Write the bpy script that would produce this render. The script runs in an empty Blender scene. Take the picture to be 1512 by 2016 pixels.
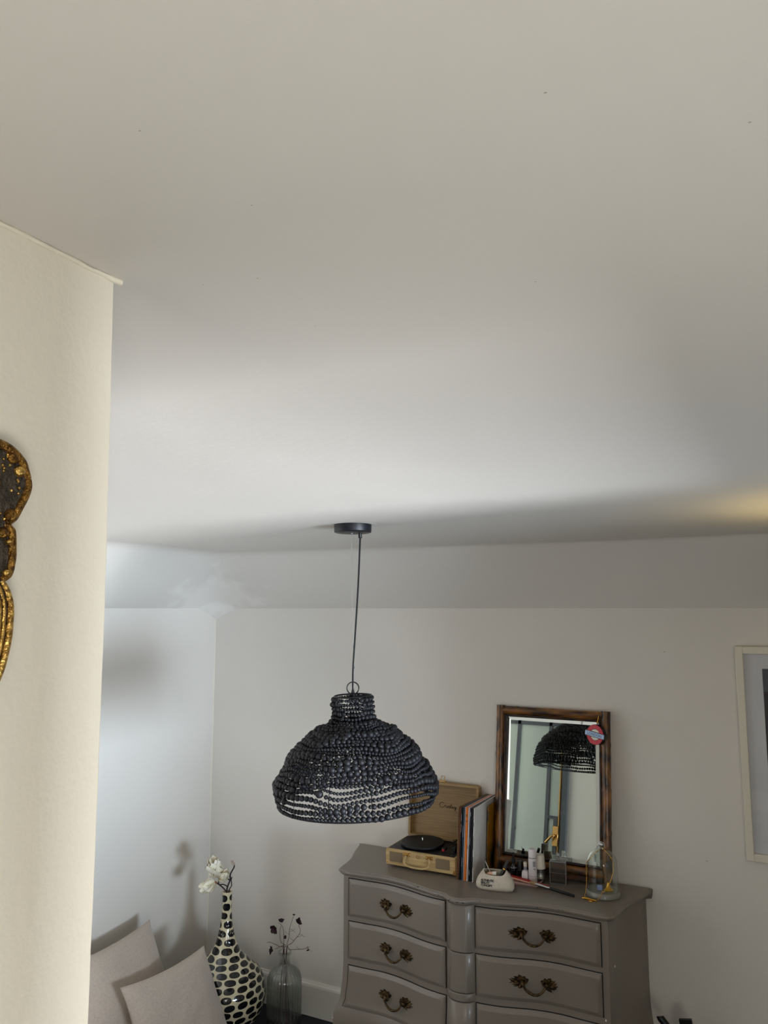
import bpy, math, random
from mathutils import Vector, Matrix, noise
random.seed(7)
PI = math.pi
S = bpy.context.scene
COL = S.collection

# ------------------------------------------------------------------ camera
FPX, PITCH, YAW, CAMZ = 1514.0, math.atan(192 / 1514.0), math.radians(26.9), 2.14
CF = Vector((-math.sin(YAW) * math.cos(PITCH), math.cos(YAW) * math.cos(PITCH), math.sin(PITCH)))
CR = Vector((math.cos(YAW), math.sin(YAW), 0))
CU = CR.cross(CF)
CAM = Vector((0, 0, CAMZ))
cd = bpy.data.cameras.new('camera')
cam = bpy.data.objects.new('camera', cd); COL.objects.link(cam)
cam.matrix_world = Matrix((( CR.x, CU.x, -CF.x, 0), (CR.y, CU.y, -CF.y, 0), (CR.z, CU.z, -CF.z, CAMZ), (0, 0, 0, 1)))
cd.sensor_fit = 'VERTICAL'; cd.sensor_height = 36; cd.sensor_width = 27
cd.lens = 36 * FPX / 2016; cd.clip_start = 0.02; cd.clip_end = 100
S.camera = cam

# ------------------------------------------------------------------ world, lights, exposure
w = bpy.data.worlds.new('World'); S.world = w; w.use_nodes = True
w.node_tree.nodes['Background'].inputs[0].default_value = (.62, .74, .95, 1)
w.node_tree.nodes['Background'].inputs[1].default_value = .9
def area(name, loc, target, sx, sy, power, col, spread=180):
    l = bpy.data.lights.new(name, 'AREA'); l.shape = 'RECTANGLE'; l.size = sx; l.size_y = sy
    l.energy = power; l.color = col; l.spread = math.radians(spread)
    o = bpy.data.objects.new(name, l); COL.objects.link(o); o.location = loc
    o.rotation_euler = (Vector(target) - Vector(loc)).to_track_quat('-Z', 'Y').to_euler()
    return o
# daylight: bright low horizon far outside window 1, hazy sky outside it, and window 2 beside the camera
area('horizon_glow', (5.5, 1.05, .85), (-1.5, 1.3, 1.5), .72, .40, 140, (.93, .96, 1.0), 60)
area('hazy_sky', (8, -.8, .50), (-1.5, 2.0, 1.6), 3.6, 2.4, 250, (.72, .86, 1.0), 60)
area('window_daylight', (.90, -.70, 1.15), (-2.0, .35, .8), .95, .9, 22.5, (1.0, .955, .87))
S.view_settings.view_transform = 'Standard'; S.view_settings.look = 'None'
S.view_settings.gamma = 1; S.view_settings.use_curve_mapping = False
S.view_settings.exposure = 0.0
S.cycles.use_denoising = True
S.cycles.max_bounces = 12; S.cycles.diffuse_bounces = 6; S.cycles.transmission_bounces = 12; S.cycles.glossy_bounces = 6
S.cycles.transparent_max_bounces = 32
S.cycles.caustics_reflective = False; S.cycles.caustics_refractive = False

# ------------------------------------------------------------------ helpers
def lin(h):
    h = h.lstrip('#'); r = []
    for i in (0, 2, 4):
        c = int(h[i:i + 2], 16) / 255
        r.append(c / 12.92 if c <= .04045 else ((c + .055) / 1.055) ** 2.4)
    return (r[0], r[1], r[2], 1)
MATS = {}
def M(name, col, rough=.5, metal=0, var=None, bump=None, coat=0, trans=0, ior=1.45, sheen=0, stretch=None, spec=.5, sss=0):
    """procedural principled material; var=(scale, colour2, low, high), bump=(scale, strength)"""
    m = bpy.data.materials.new(name); m.use_nodes = True; MATS[name] = m
    nt = m.node_tree; b = nt.nodes['Principled BSDF']
    b.inputs['Base Color'].default_value = lin(col); b.inputs['Roughness'].default_value = rough
    b.inputs['Metallic'].default_value = metal; b.inputs['Coat Weight'].default_value = coat
    b.inputs['Transmission Weight'].default_value = trans; b.inputs['IOR'].default_value = ior
    b.inputs['Sheen Weight'].default_value = sheen; b.inputs['Specular IOR Level'].default_value = spec
    tc = nt.nodes.new('ShaderNodeTexCoord'); mp = nt.nodes.new('ShaderNodeMapping')
    nt.links.new(tc.outputs['Object'], mp.inputs[0])
    if stretch: mp.inputs['Scale'].default_value = stretch
    if var:
        n = nt.nodes.new('ShaderNodeTexNoise'); n.inputs['Scale'].default_value = var[0]; n.inputs['Detail'].default_value = 6
        nt.links.new(mp.outputs[0], n.inputs[0])
        r = nt.nodes.new('ShaderNodeValToRGB'); r.color_ramp.elements[0].position = var[2]; r.color_ramp.elements[1].position = var[3]
        r.color_ramp.elements[0].color = lin(col); r.color_ramp.elements[1].color = lin(var[1])
        nt.links.new(n.outputs[0], r.inputs[0]); nt.links.new(r.outputs[0], b.inputs['Base Color'])
    if bump:
        n2 = nt.nodes.new('ShaderNodeTexNoise'); n2.inputs['Scale'].default_value = bump[0]; n2.inputs['Detail'].default_value = 4
        nt.links.new(mp.outputs[0], n2.inputs[0])
        bp = nt.nodes.new('ShaderNodeBump'); bp.inputs['Strength'].default_value = bump[1]; bp.inputs['Distance'].default_value = .01
        nt.links.new(n2.outputs[0], bp.inputs['Height']); nt.links.new(bp.outputs[0], b.inputs['Normal'])
    return m

def smin(a, b, k):
    h = max(k - abs(a - b), 0) / k
    return min(a, b) - h * h * k * .25
def lerp(a, b, t): return a + (b - a) * t
def interp(tab, x):
    if x <= tab[0][0]: return tab[0][1]
    for (x0, y0), (x1, y1) in zip(tab, tab[1:]):
        if x <= x1:
            return lerp(y0, y1, (x - x0) / (x1 - x0))
    return tab[-1][1]
def catmull(pts, n, closed=False):
    P = [Vector(p) for p in pts]; out = []; m = len(P)
    segs = m if closed else m - 1
    for i in range(segs):
        if closed: a, b, c, d = P[(i - 1) % m], P[i], P[(i + 1) % m], P[(i + 2) % m]
        else: a, b, c, d = P[max(i - 1, 0)], P[i], P[i + 1], P[min(i + 2, m - 1)]
        for k in range(n):
            t = k / n
            out.append(.5 * ((2 * b) + (c - a) * t + (2 * a - 5 * b + 4 * c - d) * t * t + (3 * b - a - 3 * c + d) * t ** 3))
    if not closed: out.append(P[-1])
    return out

WLOC = {}
class MB:
    def __init__(s): s.v = []; s.f = []
    def add(s, vs, fs):
        o = len(s.v); s.v += [Vector(p) for p in vs]; s.f += [tuple(i + o for i in f) for f in fs]; return s
    def box(s, x0, x1, y0, y1, z0, z1, fn=None):
        vs = [(x, y, z) for z in (z0, z1) for y in (y0, y1) for x in (x0, x1)]
        if fn: vs = [fn(Vector(p)) for p in vs]
        return s.add(vs, [(0, 2, 3, 1), (4, 5, 7, 6), (0, 1, 5, 4), (2, 6, 7, 3), (0, 4, 6, 2), (1, 3, 7, 5)])
    def bbox(s, x0, x1, y0, y1, z0, z1, b, fn=None):
        """box with chamfered edges"""
        cx, cy, cz = (x0 + x1) / 2, (y0 + y1) / 2, (z0 + z1) / 2
        hx, hy, hz = abs(x1 - x0) / 2, abs(y1 - y0) / 2, abs(z1 - z0) / 2
        b = min(b, hx * .9, hy * .9, hz * .9); vs = []; idx = {}
        for sx in (-1, 1):
            for sy in (-1, 1):
                for sz in (-1, 1):
                    for a in range(3):
                        q = [hx - b, hy - b, hz - b]; q[a] += b
                        idx[(sx, sy, sz, a)] = len(vs)
                        vs.append(Vector((cx + sx * q[0], cy + sy * q[1], cz + sz * q[2])))
        fs = []
        for a in range(3):
            o1, o2 = (a + 1) % 3, (a + 2) % 3
            for sg in (-1, 1):
                ring = []
                for (p, q) in ((-1, -1), (1, -1), (1, 1), (-1, 1)):
                    k = [0, 0, 0]; k[a] = sg; k[o1] = p; k[o2] = q; ring.append(idx[(k[0], k[1], k[2], a)])
                fs.append(tuple(ring if sg > 0 else ring[::-1]))
        for a in range(3):      # edges along axis a
            o1, o2 = (a + 1) % 3, (a + 2) % 3
            for p in (-1, 1):
                for q in (-1, 1):
                    def kk(t, ax):
                        k = [0, 0, 0]; k[a] = t; k[o1] = p; k[o2] = q; return idx[(k[0], k[1], k[2], ax)]
                    r = [kk(-1, o1), kk(1, o1), kk(1, o2), kk(-1, o2)]
                    fs.append(tuple(r if p * q < 0 else r[::-1]))
        for sx in (-1, 1):
            for sy in (-1, 1):
                for sz in (-1, 1):
                    r = [idx[(sx, sy, sz, i)] for i in range(3)]
                    fs.append(tuple(r if sx * sy * sz > 0 else r[::-1]))
        if fn: vs = [fn(p) for p in vs]
        return s.add(vs, fs)
    def tube(s, path, r, n=8, cap=True, closed=False):
        P = [Vector(p) for p in path]; m = len(P)
        if not isinstance(r, (list, tuple)): r = [r] * m
        T = []
        for i in range(m):
            if closed: t = P[(i + 1) % m] - P[i - 1]
            else: t = P[min(i + 1, m - 1)] - P[max(i - 1, 0)]
            T.append(t.normalized() if t.length > 1e-9 else Vector((0, 0, 1)))
        a = Vector((0, 0, 1)) if abs(T[0].z) < .9 else Vector((1, 0, 0))
        N = (a - T[0] * a.dot(T[0])).normalized(); vs = []
        for i in range(m):
            N = (N - T[i] * N.dot(T[i])); N = N.normalized() if N.length > 1e-6 else T[i].orthogonal().normalized()
            B = T[i].cross(N)
            for k in range(n):
                q = 2 * PI * k / n; vs.append(P[i] + (N * math.cos(q) + B * math.sin(q)) * r[i])
        fs = []
        for i in range(m if closed else m - 1):
            j = (i + 1) % m
            for k in range(n):
                l = (k + 1) % n; fs.append((i * n + k, i * n + l, j * n + l, j * n + k))
        if cap and not closed:
            fs.append(tuple(range(n))[::-1]); fs.append(tuple((m - 1) * n + k for k in range(n)))
        return s.add(vs, fs)
    def lathe(s, prof, n=24, c=(0, 0, 0), fn=None, rib=None):
        vs = []; c = Vector(c)
        for (r, z) in prof:
            for k in range(n):
                q = 2 * PI * k / n; rr = r * (rib(q, z) if rib else 1)
                p = Vector((math.cos(q) * rr, math.sin(q) * rr, z)); vs.append((fn(p) if fn else p) + c)
        fs = []
        for i in range(len(prof) - 1):
            for k in range(n):
                l = (k + 1) % n; fs.append((i * n + k, i * n + l, (i + 1) * n + l, (i + 1) * n + k))
        if prof[0][0] > 1e-6: fs.append(tuple(range(n))[::-1])
        if prof[-1][0] > 1e-6: fs.append(tuple((len(prof) - 1) * n + k for k in range(n)))
        return s.add(vs, fs)
    def sphere(s, c, r, seg=12, rings=8, rot=None):
        if not isinstance(r, (list, tuple)): r = (r, r, r)
        c = Vector(c); vs = []; fs = []
        for i in range(1, rings):
            t = PI * i / rings
            for k in range(seg):
                q = 2 * PI * k / seg
                p = Vector((math.sin(t) * math.cos(q) * r[0], math.sin(t) * math.sin(q) * r[1], math.cos(t) * r[2]))
                vs.append((rot @ p if rot else p) + c)
        tp = Vector((0, 0, r[2])); bt = Vector((0, 0, -r[2]))
        vs.append((rot @ tp if rot else tp) + c); vs.append((rot @ bt if rot else bt) + c)
        for i in range(rings - 2):
            for k in range(seg):
                l = (k + 1) % seg; fs.append((i * seg + k, (i + 1) * seg + k, (i + 1) * seg + l, i * seg + l))
        a = (rings - 1) * seg
        for k in range(seg):
            l = (k + 1) % seg; fs.append((a, k, l)); fs.append((a + 1, (rings - 2) * seg + l, (rings - 2) * seg + k))
        return s.add(vs, fs)
    def loft(s, rings, cap0=True, cap1=True, closed=True):
        n = len(rings[0]); vs = [p for r in rings for p in r]; fs = []
        for i in range(len(rings) - 1):
            for k in range(n if closed else n - 1):
                l = (k + 1) % n; fs.append((i * n + k, i * n + l, (i + 1) * n + l, (i + 1) * n + k))
        if cap0: fs.append(tuple(range(n))[::-1])
        if cap1: fs.append(tuple((len(rings) - 1) * n + k for k in range(n)))
        return s.add(vs, fs)
    def grid(s, nx, ny, fn, flip=False):
        vs = [fn(i / nx, j / ny) for j in range(ny + 1) for i in range(nx + 1)]; fs = []
        for j in range(ny):
            for i in range(nx):
                a = j * (nx + 1) + i; q = (a, a + 1, a + nx + 2, a + nx + 1); fs.append(q[::-1] if flip else q)
        return s.add(vs, fs)
    def build(s, name, mat, parent=None, angle=40, origin=None, flat=False):
        me = bpy.data.meshes.new(name)
        if parent is not None: o0 = WLOC[parent.name]
        elif origin is not None: o0 = Vector(origin)
        else:
            xs = [p.x for p in s.v]; ys = [p.y for p in s.v]; o0 = Vector(((min(xs) + max(xs)) / 2, (min(ys) + max(ys)) / 2, min(p.z for p in s.v)))
        me.from_pydata([tuple(p - o0) for p in s.v], [], s.f); me.validate(); 
        import bmesh
        bm = bmesh.new(); bm.from_mesh(me); bmesh.ops.recalc_face_normals(bm, faces=bm.faces); bm.to_mesh(me); bm.free()
        me.materials.append(MATS[mat] if isinstance(mat, str) else mat)
        if not flat:
            me.shade_smooth(); me.set_sharp_from_angle(angle=math.radians(angle))
        o = bpy.data.objects.new(name, me); COL.objects.link(o)
        if parent is not None: o.parent = parent; o.location = (0, 0, 0); WLOC[o.name] = o0.copy()
        else: o.location = o0; WLOC[o.name] = o0.copy()
        return o
def tag(o, label=None, cat=None, group=None, kind=None):
    if label: o['label'] = label
    if cat: o['category'] = cat
    if group: o['group'] = group
    if kind: o['kind'] = kind
    return o
def thing(name, loc, label, cat, group=None):
    o = bpy.data.objects.new(name, None); COL.objects.link(o); o.location = loc; o.empty_display_size = .05
    WLOC[o.name] = Vector(loc); return tag(o, label, cat, group)
def struct(o): o['kind'] = 'structure'; return o
def text_mb(txt, size, fn, extr=.0006, bold=0, align='LEFT', spacing=1.0, line=1.0):
    c = bpy.data.curves.new('lettering', 'FONT'); c.body = txt; c.size = size; c.extrude = extr; c.offset = bold
    c.align_x = align; c.space_character = spacing; c.space_line = line; c.resolution_u = 3
    o = bpy.data.objects.new('lettering_tmp', c); COL.objects.link(o)
    dg = bpy.context.evaluated_depsgraph_get(); me = bpy.data.meshes.new_from_object(o.evaluated_get(dg))
    m = MB(); m.add([fn(v.co.copy()) for v in me.vertices], [tuple(p.vertices) for p in me.polygons])
    bpy.data.objects.remove(o); bpy.data.curves.remove(c); bpy.data.meshes.remove(me)
    return m
def frame_fn(o, ex, ey, ez):
    o, ex, ey, ez = Vector(o), Vector(ex), Vector(ey), Vector(ez)
    return lambda p: o + ex * p[0] + ey * p[1] + ez * p[2]

# ------------------------------------------------------------------ materials
M('wall_paint', '#dfdad3', .75, bump=(140, .06), var=(1.2, '#d9d4cd', .35, .7))
M('near_wall_paint', '#f3eddd', .7, bump=(120, .07), var=(2.0, '#f0e9d8', .35, .7))
M('white_gloss', '#dedad0', .45)
M('caulk', '#ece6d4', .6, bump=(60, .3))
M('floor_dark', '#15161b', .75, bump=(300, .2), var=(30, '#1c1d24', .4, .6))
M('taupe_paint', '#7d746a', .36, bump=(45, .05), var=(3, '#776e65', .35, .7), coat=.1)
M('taupe_dark_gap', '#15120f', .8)
M('paint_chip', '#2c1f16', .7)
M('white_chip', '#d8d2c0', .6)
M('aged_brass', '#5f4b30', .42, metal=.8, var=(70, '#241b10', .40, .62), bump=(150, .4))
M('bead_black', '#131317', .55, bump=(250, .1), var=(40, '#1c1c21', .4, .7), spec=.4)
M('metal_black', '#0d0d10', .4)
M('canopy_black', '#10121a', .45)
M('wire_grey', '#6d6a68', .5, metal=.6)
M('steel', '#b9b9b9', .25, metal=1)
M('cable_black', '#0b0b0d', .45)
M('oak_vinyl', '#a3875e', .5, stretch=(2, 2, 40), var=(3.2, '#8b7049', .36, .70), bump=(40, .08))
M('oak_vinyl_lid', '#957a54', .5, stretch=(2.2, 2, 42), var=(3.0, '#7e6542', .34, .72), bump=(40, .08))
M('oak_light', '#c5aa78', .5, stretch=(2, 2, 24), var=(3.2, '#a2865a', .36, .68))
M('speaker_cloth', '#7b6a52', .85, bump=(900, .4))
M('deck_black', '#121317', .5)
M('rubber_black', '#0c0d10', .55, bump=(300, .1))
M('brass_bright', '#d7a866', .22, metal=1)
M('gold', '#d9a441', .25, metal=1)
M('brand_ink', '#2a2016', .6)
M('red_plastic', '#b5262b', .35)
M('sleeve_kraft', '#8a6a47', .6, var=(8, '#5a4026', .4, .65))
M('sleeve_black', '#141416', .35, var=(9, '#26282c', .5, .7))
M('sleeve_teal', '#1c3f55', .4, var=(7, '#10161c', .42, .6))
M('sleeve_orange', '#e8802c', .4, var=(10, '#d86f22', .4, .7))
M('sleeve_rust', '#84533a', .5)
M('sleeve_grey', '#c9c5c8', .45)
M('sleeve_navy', '#10151f', .35, var=(6, '#1f4066', .58, .72))
M('sleeve_white', '#d6d4d2', .4, stretch=(30, 30, 2), var=(4, '#bfbcbb', .4, .7))
M('sleeve_yellow', '#9a6a14', .45, var=(9, '#1a130b', .45, .56))
M('bamboo', '#1d0e07', .36, stretch=(1, 1, .33), var=(34, '#8d5c28', .40, .66), bump=(60, .35), coat=.3)
M('bamboo_across', '#1d0e07', .36, stretch=(.25, 1, 1), var=(34, '#8d5c28', .38, .66), bump=(60, .35), coat=.3)
M('bamboo_dark', '#1b0d08', .4, var=(18, '#4f2b12', .45, .7), coat=.3)
M('board_brown', '#3a2a1c', .8)
mm = M('mirror_silver', '#dfe6de', .012, metal=1)
mm2 = M('mirror_bevel', '#e2e6e0', .03, metal=1)
M('glass', '#ffffff', .0, trans=1, ior=1.45)
M('glass_green', '#e6efe9', .0, trans=1, ior=1.45)
def thin_glass(name, tint, refr):
    m = bpy.data.materials.new(name); m.use_nodes = True; MATS[name] = m; nt = m.node_tree; nt.nodes.remove(nt.nodes['Principled BSDF'])
    out = nt.nodes['Material Output']; tr = nt.nodes.new('ShaderNodeBsdfTransparent'); tr.inputs[0].default_value = lin(tint)
    gl = nt.nodes.new('ShaderNodeBsdfGlossy'); gl.inputs['Roughness'].default_value = .01; lw = nt.nodes.new('ShaderNodeLayerWeight'); lw.inputs[0].default_value = .5; pw = nt.nodes.new('ShaderNodeMath'); pw.operation = 'POWER'; pw.inputs[1].default_value = 3.5
    fr = nt.nodes.new('ShaderNodeMath'); fr.operation = 'MULTIPLY_ADD'; fr.inputs[1].default_value = .75; fr.inputs[2].default_value = .035
    nt.links.new(lw.outputs['Facing'], pw.inputs[0]); nt.links.new(pw.outputs[0], fr.inputs[0])
    mx = nt.nodes.new('ShaderNodeMixShader'); nt.links.new(fr.outputs[0], mx.inputs[0]); nt.links.new(tr.outputs[0], mx.inputs[1]); nt.links.new(gl.outputs[0], mx.inputs[2])
    last = mx
    if refr > 0:
        gs = nt.nodes.new('ShaderNodeBsdfGlass'); gs.inputs['IOR'].default_value = 1.45; m2 = nt.nodes.new('ShaderNodeMixShader'); m2.inputs[0].default_value = refr
        nt.links.new(mx.outputs[0], m2.inputs[1]); nt.links.new(gs.outputs[0], m2.inputs[2]); last = m2
    nt.links.new(last.outputs[0], out.inputs[0])
thin_glass('glass_thin', '#fbfdfc', 0); thin_glass('glass_bottle', '#fcfefd', .30); thin_glass('glass_perfume', '#fdfdfd', .30); thin_glass('glass_pane', '#ffffff', 0)
thin_glass('liquid', '#f1e9e2', .12)
M('glass_glint', '#c9cbc8', .08, trans=.35, spec=.8)  # pale colour stands in for light refracted by thick glass
M('letter_slate', '#525b74', .5)
M('linen', '#b5a89b', .9, bump=(420, .25), var=(120, '#a99c90', .35, .7), sheen=.3)
M('canvas_cloth', '#cfc6b6', .9, bump=(500, .3), var=(60, '#c3b9a8', .35, .7))
M('ink_black', '#17161a', .7)
M('vase_cream', '#cfc6a6', .12, coat=.6)
M('vase_black', '#0e0f14', .10, coat=.6)
M('petal_white', '#efeadb', .6, var=(30, '#e0d9bd', .4, .75))
M('petal_pale', '#cbbfb3', .6)
M('bract_brown', '#8a5a3a', .7)
M('twig', '#2c1f22', .8, bump=(200, .4))
M('cosmos_petal', '#2f0d18', .7, var=(60, '#1a070d', .4, .7))
M('cosmos_stem', '#4b2f30', .7)
M('frame_white', '#d9d3c4', .35)
M('mat_board', '#d6d7dc', .7)
M('print_dark', '#14161d', .5, var=(2.0, '#0a0b10', .4, .65))
M('print_slate', '#3c444d', .5)
M('gilt', '#a67c3c', .32, metal=.9, var=(170, '#4a2f14', .38, .66), bump=(260, .5))
M('gilt_bright', '#dcb566', .24, metal=.9, var=(200, '#7d5826', .42, .70), bump=(260, .4))
M('gilt_field', '#4a4136', .55, metal=.3, var=(120, '#2e2820', .4, .7), bump=(250, .6))
M('door_grey', '#4c5056', .5)
M('door_pane', '#b9c2ba', .12)
M('plastic_white', '#e4dfe2', .35)
M('plastic_cream', '#ded8cb', .4)
M('plastic_pink', '#d8b4b0', .4)
M('nail_file_red', '#a8261f', .6)
M('nail_file_peach', '#d9a98c', .7)
M('bristle', '#a58a64', .9)
M('brush_handle', '#0d0e12', .35)
M('bottle_black', '#0c0b0d', .15, coat=.4)
M('label_grey', '#9c99a0', .6)
M('roundel_red', '#c0132a', .35)
M('roundel_blue', '#a9c3ea', .35)
M('roundel_white', '#d8d4c8', .4)
M('tag_blue', '#8796c4', .5)
M('stone_base', '#7d7d74', .25, coat=.4)
M('mascara', '#1c191c', .4)
M('switch_grey', '#8d8f90', .5)
M('curtain_grey', '#8b8886', .9)

# ceiling material: plaster with repaired patches near the corner
cm = M('ceiling_paint', '#e3e1de', .72, bump=(55, .05))
nt = cm.node_tree; b = nt.nodes['Principled BSDF']
geo = nt.nodes.new('ShaderNodeNewGeometry')
sub = nt.nodes.new('ShaderNodeVectorMath'); sub.operation = 'DISTANCE'; sub.inputs[1].default_value = (-2.93, 3.62, 2.22)
nt.links.new(geo.outputs['Position'], sub.inputs[0])
nz = nt.nodes.new('ShaderNodeTexNoise'); nz.inputs['Scale'].default_value = 7; nz.inputs['Detail'].default_value = 4
nt.links.new(geo.outputs['Position'], nz.inputs[0])
md = nt.nodes.new('ShaderNodeMath'); md.operation = 'MULTIPLY_ADD'; md.inputs[1].default_value = .9
nt.links.new(nz.outputs[0], md.inputs[0]); nt.links.new(sub.outputs['Value'], md.inputs[2])
rp = nt.nodes.new('ShaderNodeValToRGB'); rp.color_ramp.elements[0].position = .62; rp.color_ramp.elements[1].position = .80
rp.color_ramp.elements[0].color = lin('#e7e3de'); rp.color_ramp.elements[1].color = lin('#dcd8d2')
nt.links.new(md.outputs[0], rp.inputs[0]); nt.links.new(rp.outputs[0], b.inputs['Base Color'])

# ------------------------------------------------------------------ room shell
XL, XR, YB, YR, HC = -3.05, 1.5, 3.75, -2.0, 2.44
ZS = 2.146                                     # height where the sloping part starts
struct(MB().box(XL - .1, XR + .1, YR - .1, YB + .1, -.1, 0).build('floor', 'floor_dark'))
struct(MB().box(XL - .1, XR + .1, YB, YB + .1, 0, 2.2).build('wall_back', 'wall_paint'))
struct(MB().box(XL - .1, XL, .39, YB, 0, 2.2).build('wall_left', 'wall_paint'))
struct(MB().box(XL, -.70, .388, .486, 0, HC + .02).build('wall_front', 'wall_paint'))
struct(MB().box(-.62, XR + .1, YR - .1, YR, 0, HC + .02).build('wall_rear', 'wall_paint'))
# near wall with its slightly wandering plaster corner
def cornY(z): return interp([(0, .499), (1.80, .495), (1.97, .4945), (2.14, .493), (2.32, .489), (2.43, .486), (2.5, .486)], z) + .0006 * noise.noise(Vector((0, 0, z * 40)))
rings = []
for i in range(97):
    z = (HC + .005) * i / 96; y = cornY(z); c = .002
    rings.append([(-.522, YR, z), (-.522, y - c, z), (-.522 - c * .4, y - c * .3, z), (-.522 - c, y, z), (-.72, y, z), (-.72, .40, z), (-.64, .38, z), (-.64, YR, z)])
struct(MB().loft([[Vector(p) for p in r] for r in rings]).build('wall_near', 'near_wall_paint', angle=60))
# right-hand wall with two window openings
m = MB(); T0, T1 = XR, XR + .12
for (y0, y1, z0, z1) in ((.55, .72, 0, 2.46), (1.76, YB, 0, 2.46), (.72, 1.76, 0, .5), (.72, 1.76, 1.96, 2.46)):
    m.box(T0, T1, y0, y1, z0, z1)
XS = .97                                       # the wall steps in beside the camera
for (y0, y1, z0, z1) in ((YR, -1.3, 0, 2.46), (-.1, .55, 0, 2.46), (-1.3, -.1, 0, .65), (-1.3, -.1, 1.85, 2.46)): m.box(XS, XS + .12, y0, y1, z0, z1)
m.box(XS + .12, XR + .12, .43, .55, 0, 2.46)
struct(m.build('wall_right', 'wall_paint', flat=True))
for n, (XW, y0, y1, z0, z1) in enumerate(((XR, .72, 1.76, .5, 1.96), (XS, -1.3, -.1, .65, 1.85))):
    r = thing('window_%d' % (n + 1), (XW + .08, (y0 + y1) / 2, z0), None, None); struct(r)
    f = MB(); f.box(XW + .06, XW + .11, y0, y0 + .05, z0, z1); f.box(XW + .06, XW + .11, y1 - .05, y1, z0, z1)
    f.box(XW + .06, XW + .11, y0 + .05, y1 - .05, z0, z0 + .05); f.box(XW + .06, XW + .11, y0 + .05, y1 - .05, z1 - .05, z1)
    f.build('window_frame', 'white_gloss', r)
    MB().box(XW - .06, XW + .06, y0 - .03, y1 + .03, z0 - .03, z0).build('window_sill', 'white_gloss', r)

def backfold(x): return interp([(-3.05, 3.25), (-2.63, 3.27), (-1.85, 3.335), (-1.2, 3.41), (-.64, 3.455), (-.04, 3.40), (1.6, 3.36)], x)
def ceil_z(x, y):
    flat = HC + .0025 * noise.noise(Vector((x * 1.3, y * 1.3, 3))) + .0012 * noise.noise(Vector((x * 4, y * 5, 9)))
    # the old lath ceiling bellies a little between the lamp and the window
    flat += .010 * math.exp(-((y - 1.75) / .45) ** 2) * -1
    yf = backfold(x); bs = ZS + (YB - y) * (HC - ZS) / (YB - yf)
    ls = ZS + (x - XL) * (HC - ZS) / .41
    hip = smin(bs, ls, .07)
    d = math.hypot(x - XL, y - YB); ang = max(0, 1 - (abs(x - XL) + abs(y - YB)) / .17)
    hip -= .05 * ang
    k = .03 if x < -1.5 else .012
    return smin(flat, hip, k)
xs = [XL + .41 * i / 26 for i in range(26)]; x = xs[-1]
while x < XR - .001: x = min(x + .03, XR); xs.append(x)
ys = []; y = YR
while y < 3.1: ys.append(y); y += .03 if y > .3 else .1
ys += [3.1 + .65 * i / 44 for i in range(45)]
nx, ny = len(xs), len(ys)
vs = [(a, c, ceil_z(a, c)) for c in ys for a in xs]
m = MB(); m.add(vs, [(j * nx + i, j * nx + i + 1, (j + 1) * nx + i + 1, (j + 1) * nx + i) for j in range(ny - 1) for i in range(nx - 1)])
m.box(XL - .1, XR + .1, YR - .1, YB + .1, HC + .06, HC + .1)
struct(m.build('ceiling', 'ceiling_paint', angle=50, origin=(0, 0, 0)))
M('speck_grey', '#aaa59c', .8)
ceil_obj = bpy.data.objects['ceiling']; wallb = bpy.data.objects['wall_back']
for (x, y, r_) in ((-.342, .333, .0008), (-.334, .439, .0008), (-.406, .545, .0010), (-.181, .665, .0010), (-.104, .414, .0010), (-.024, .925, .0014), (.002, .499, .0010), (-.193, .411, .0012), (-.459, .533, .0009), (-.421, .668, .0009)):
    MB().sphere((x, y, ceil_z(x, y)), (r_ * 1.1, r_ * .8, r_ * .08), 8, 5).build('plaster_speck', 'speck_grey' if r_ < .0012 else 'ceiling_paint', ceil_obj)
for (x, z, r_) in ((-.47, 1.949, .003), (-.333, 1.059, .003), (-1.936, 1.675, .002)):
    MB().sphere((x, YB, z), (r_, r_ * .15, r_), 8, 5).build('plaster_speck', 'speck_grey', wallb)
# ragged caulk bead between near wall and ceiling, torn at the end
path = []; rad = []
for i in range(60):
    t = i / 59; y = lerp(.16, .492, t)
    path.append((-.521 + .0012 * noise.noise(Vector((y * 60, 0, 0))), y, HC - .0025 + .001 * noise.noise(Vector((y * 45, 2, 0)))))
    rad.append(.0019 + .0011 * abs(noise.noise(Vector((y * 70, 5, 0)))) + (.0010 if t > .95 else 0))
struct(MB().tube(path, rad, 8).build('trim_1', 'caulk', angle=80))
struct(MB().tube([(XL + .001, YB - .001, .17), (XL + .001, YB - .001, 2.12)], .0022, 6).build('trim_2', 'caulk'))
# skirting boards
def skirt(name, fn, L):
    prof = [(0, 0), (.018, 0), (.018, .145), (.015, .155), (.010, .160), (.006, .168), (0, .168)]
    m = MB(); m.loft([[fn(0, d, z) for d, z in prof], [fn(L, d, z) for d, z in prof]]); struct(m.build(name, 'white_gloss', flat=True))
skirt('baseboard_back', lambda s, d, z: Vector((XL + s, YB - d, z)), XR - XL)
skirt('baseboard_left', lambda s, d, z: Vector((XL + d, .486 + s, z)), YB - .486 - .018)

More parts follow.
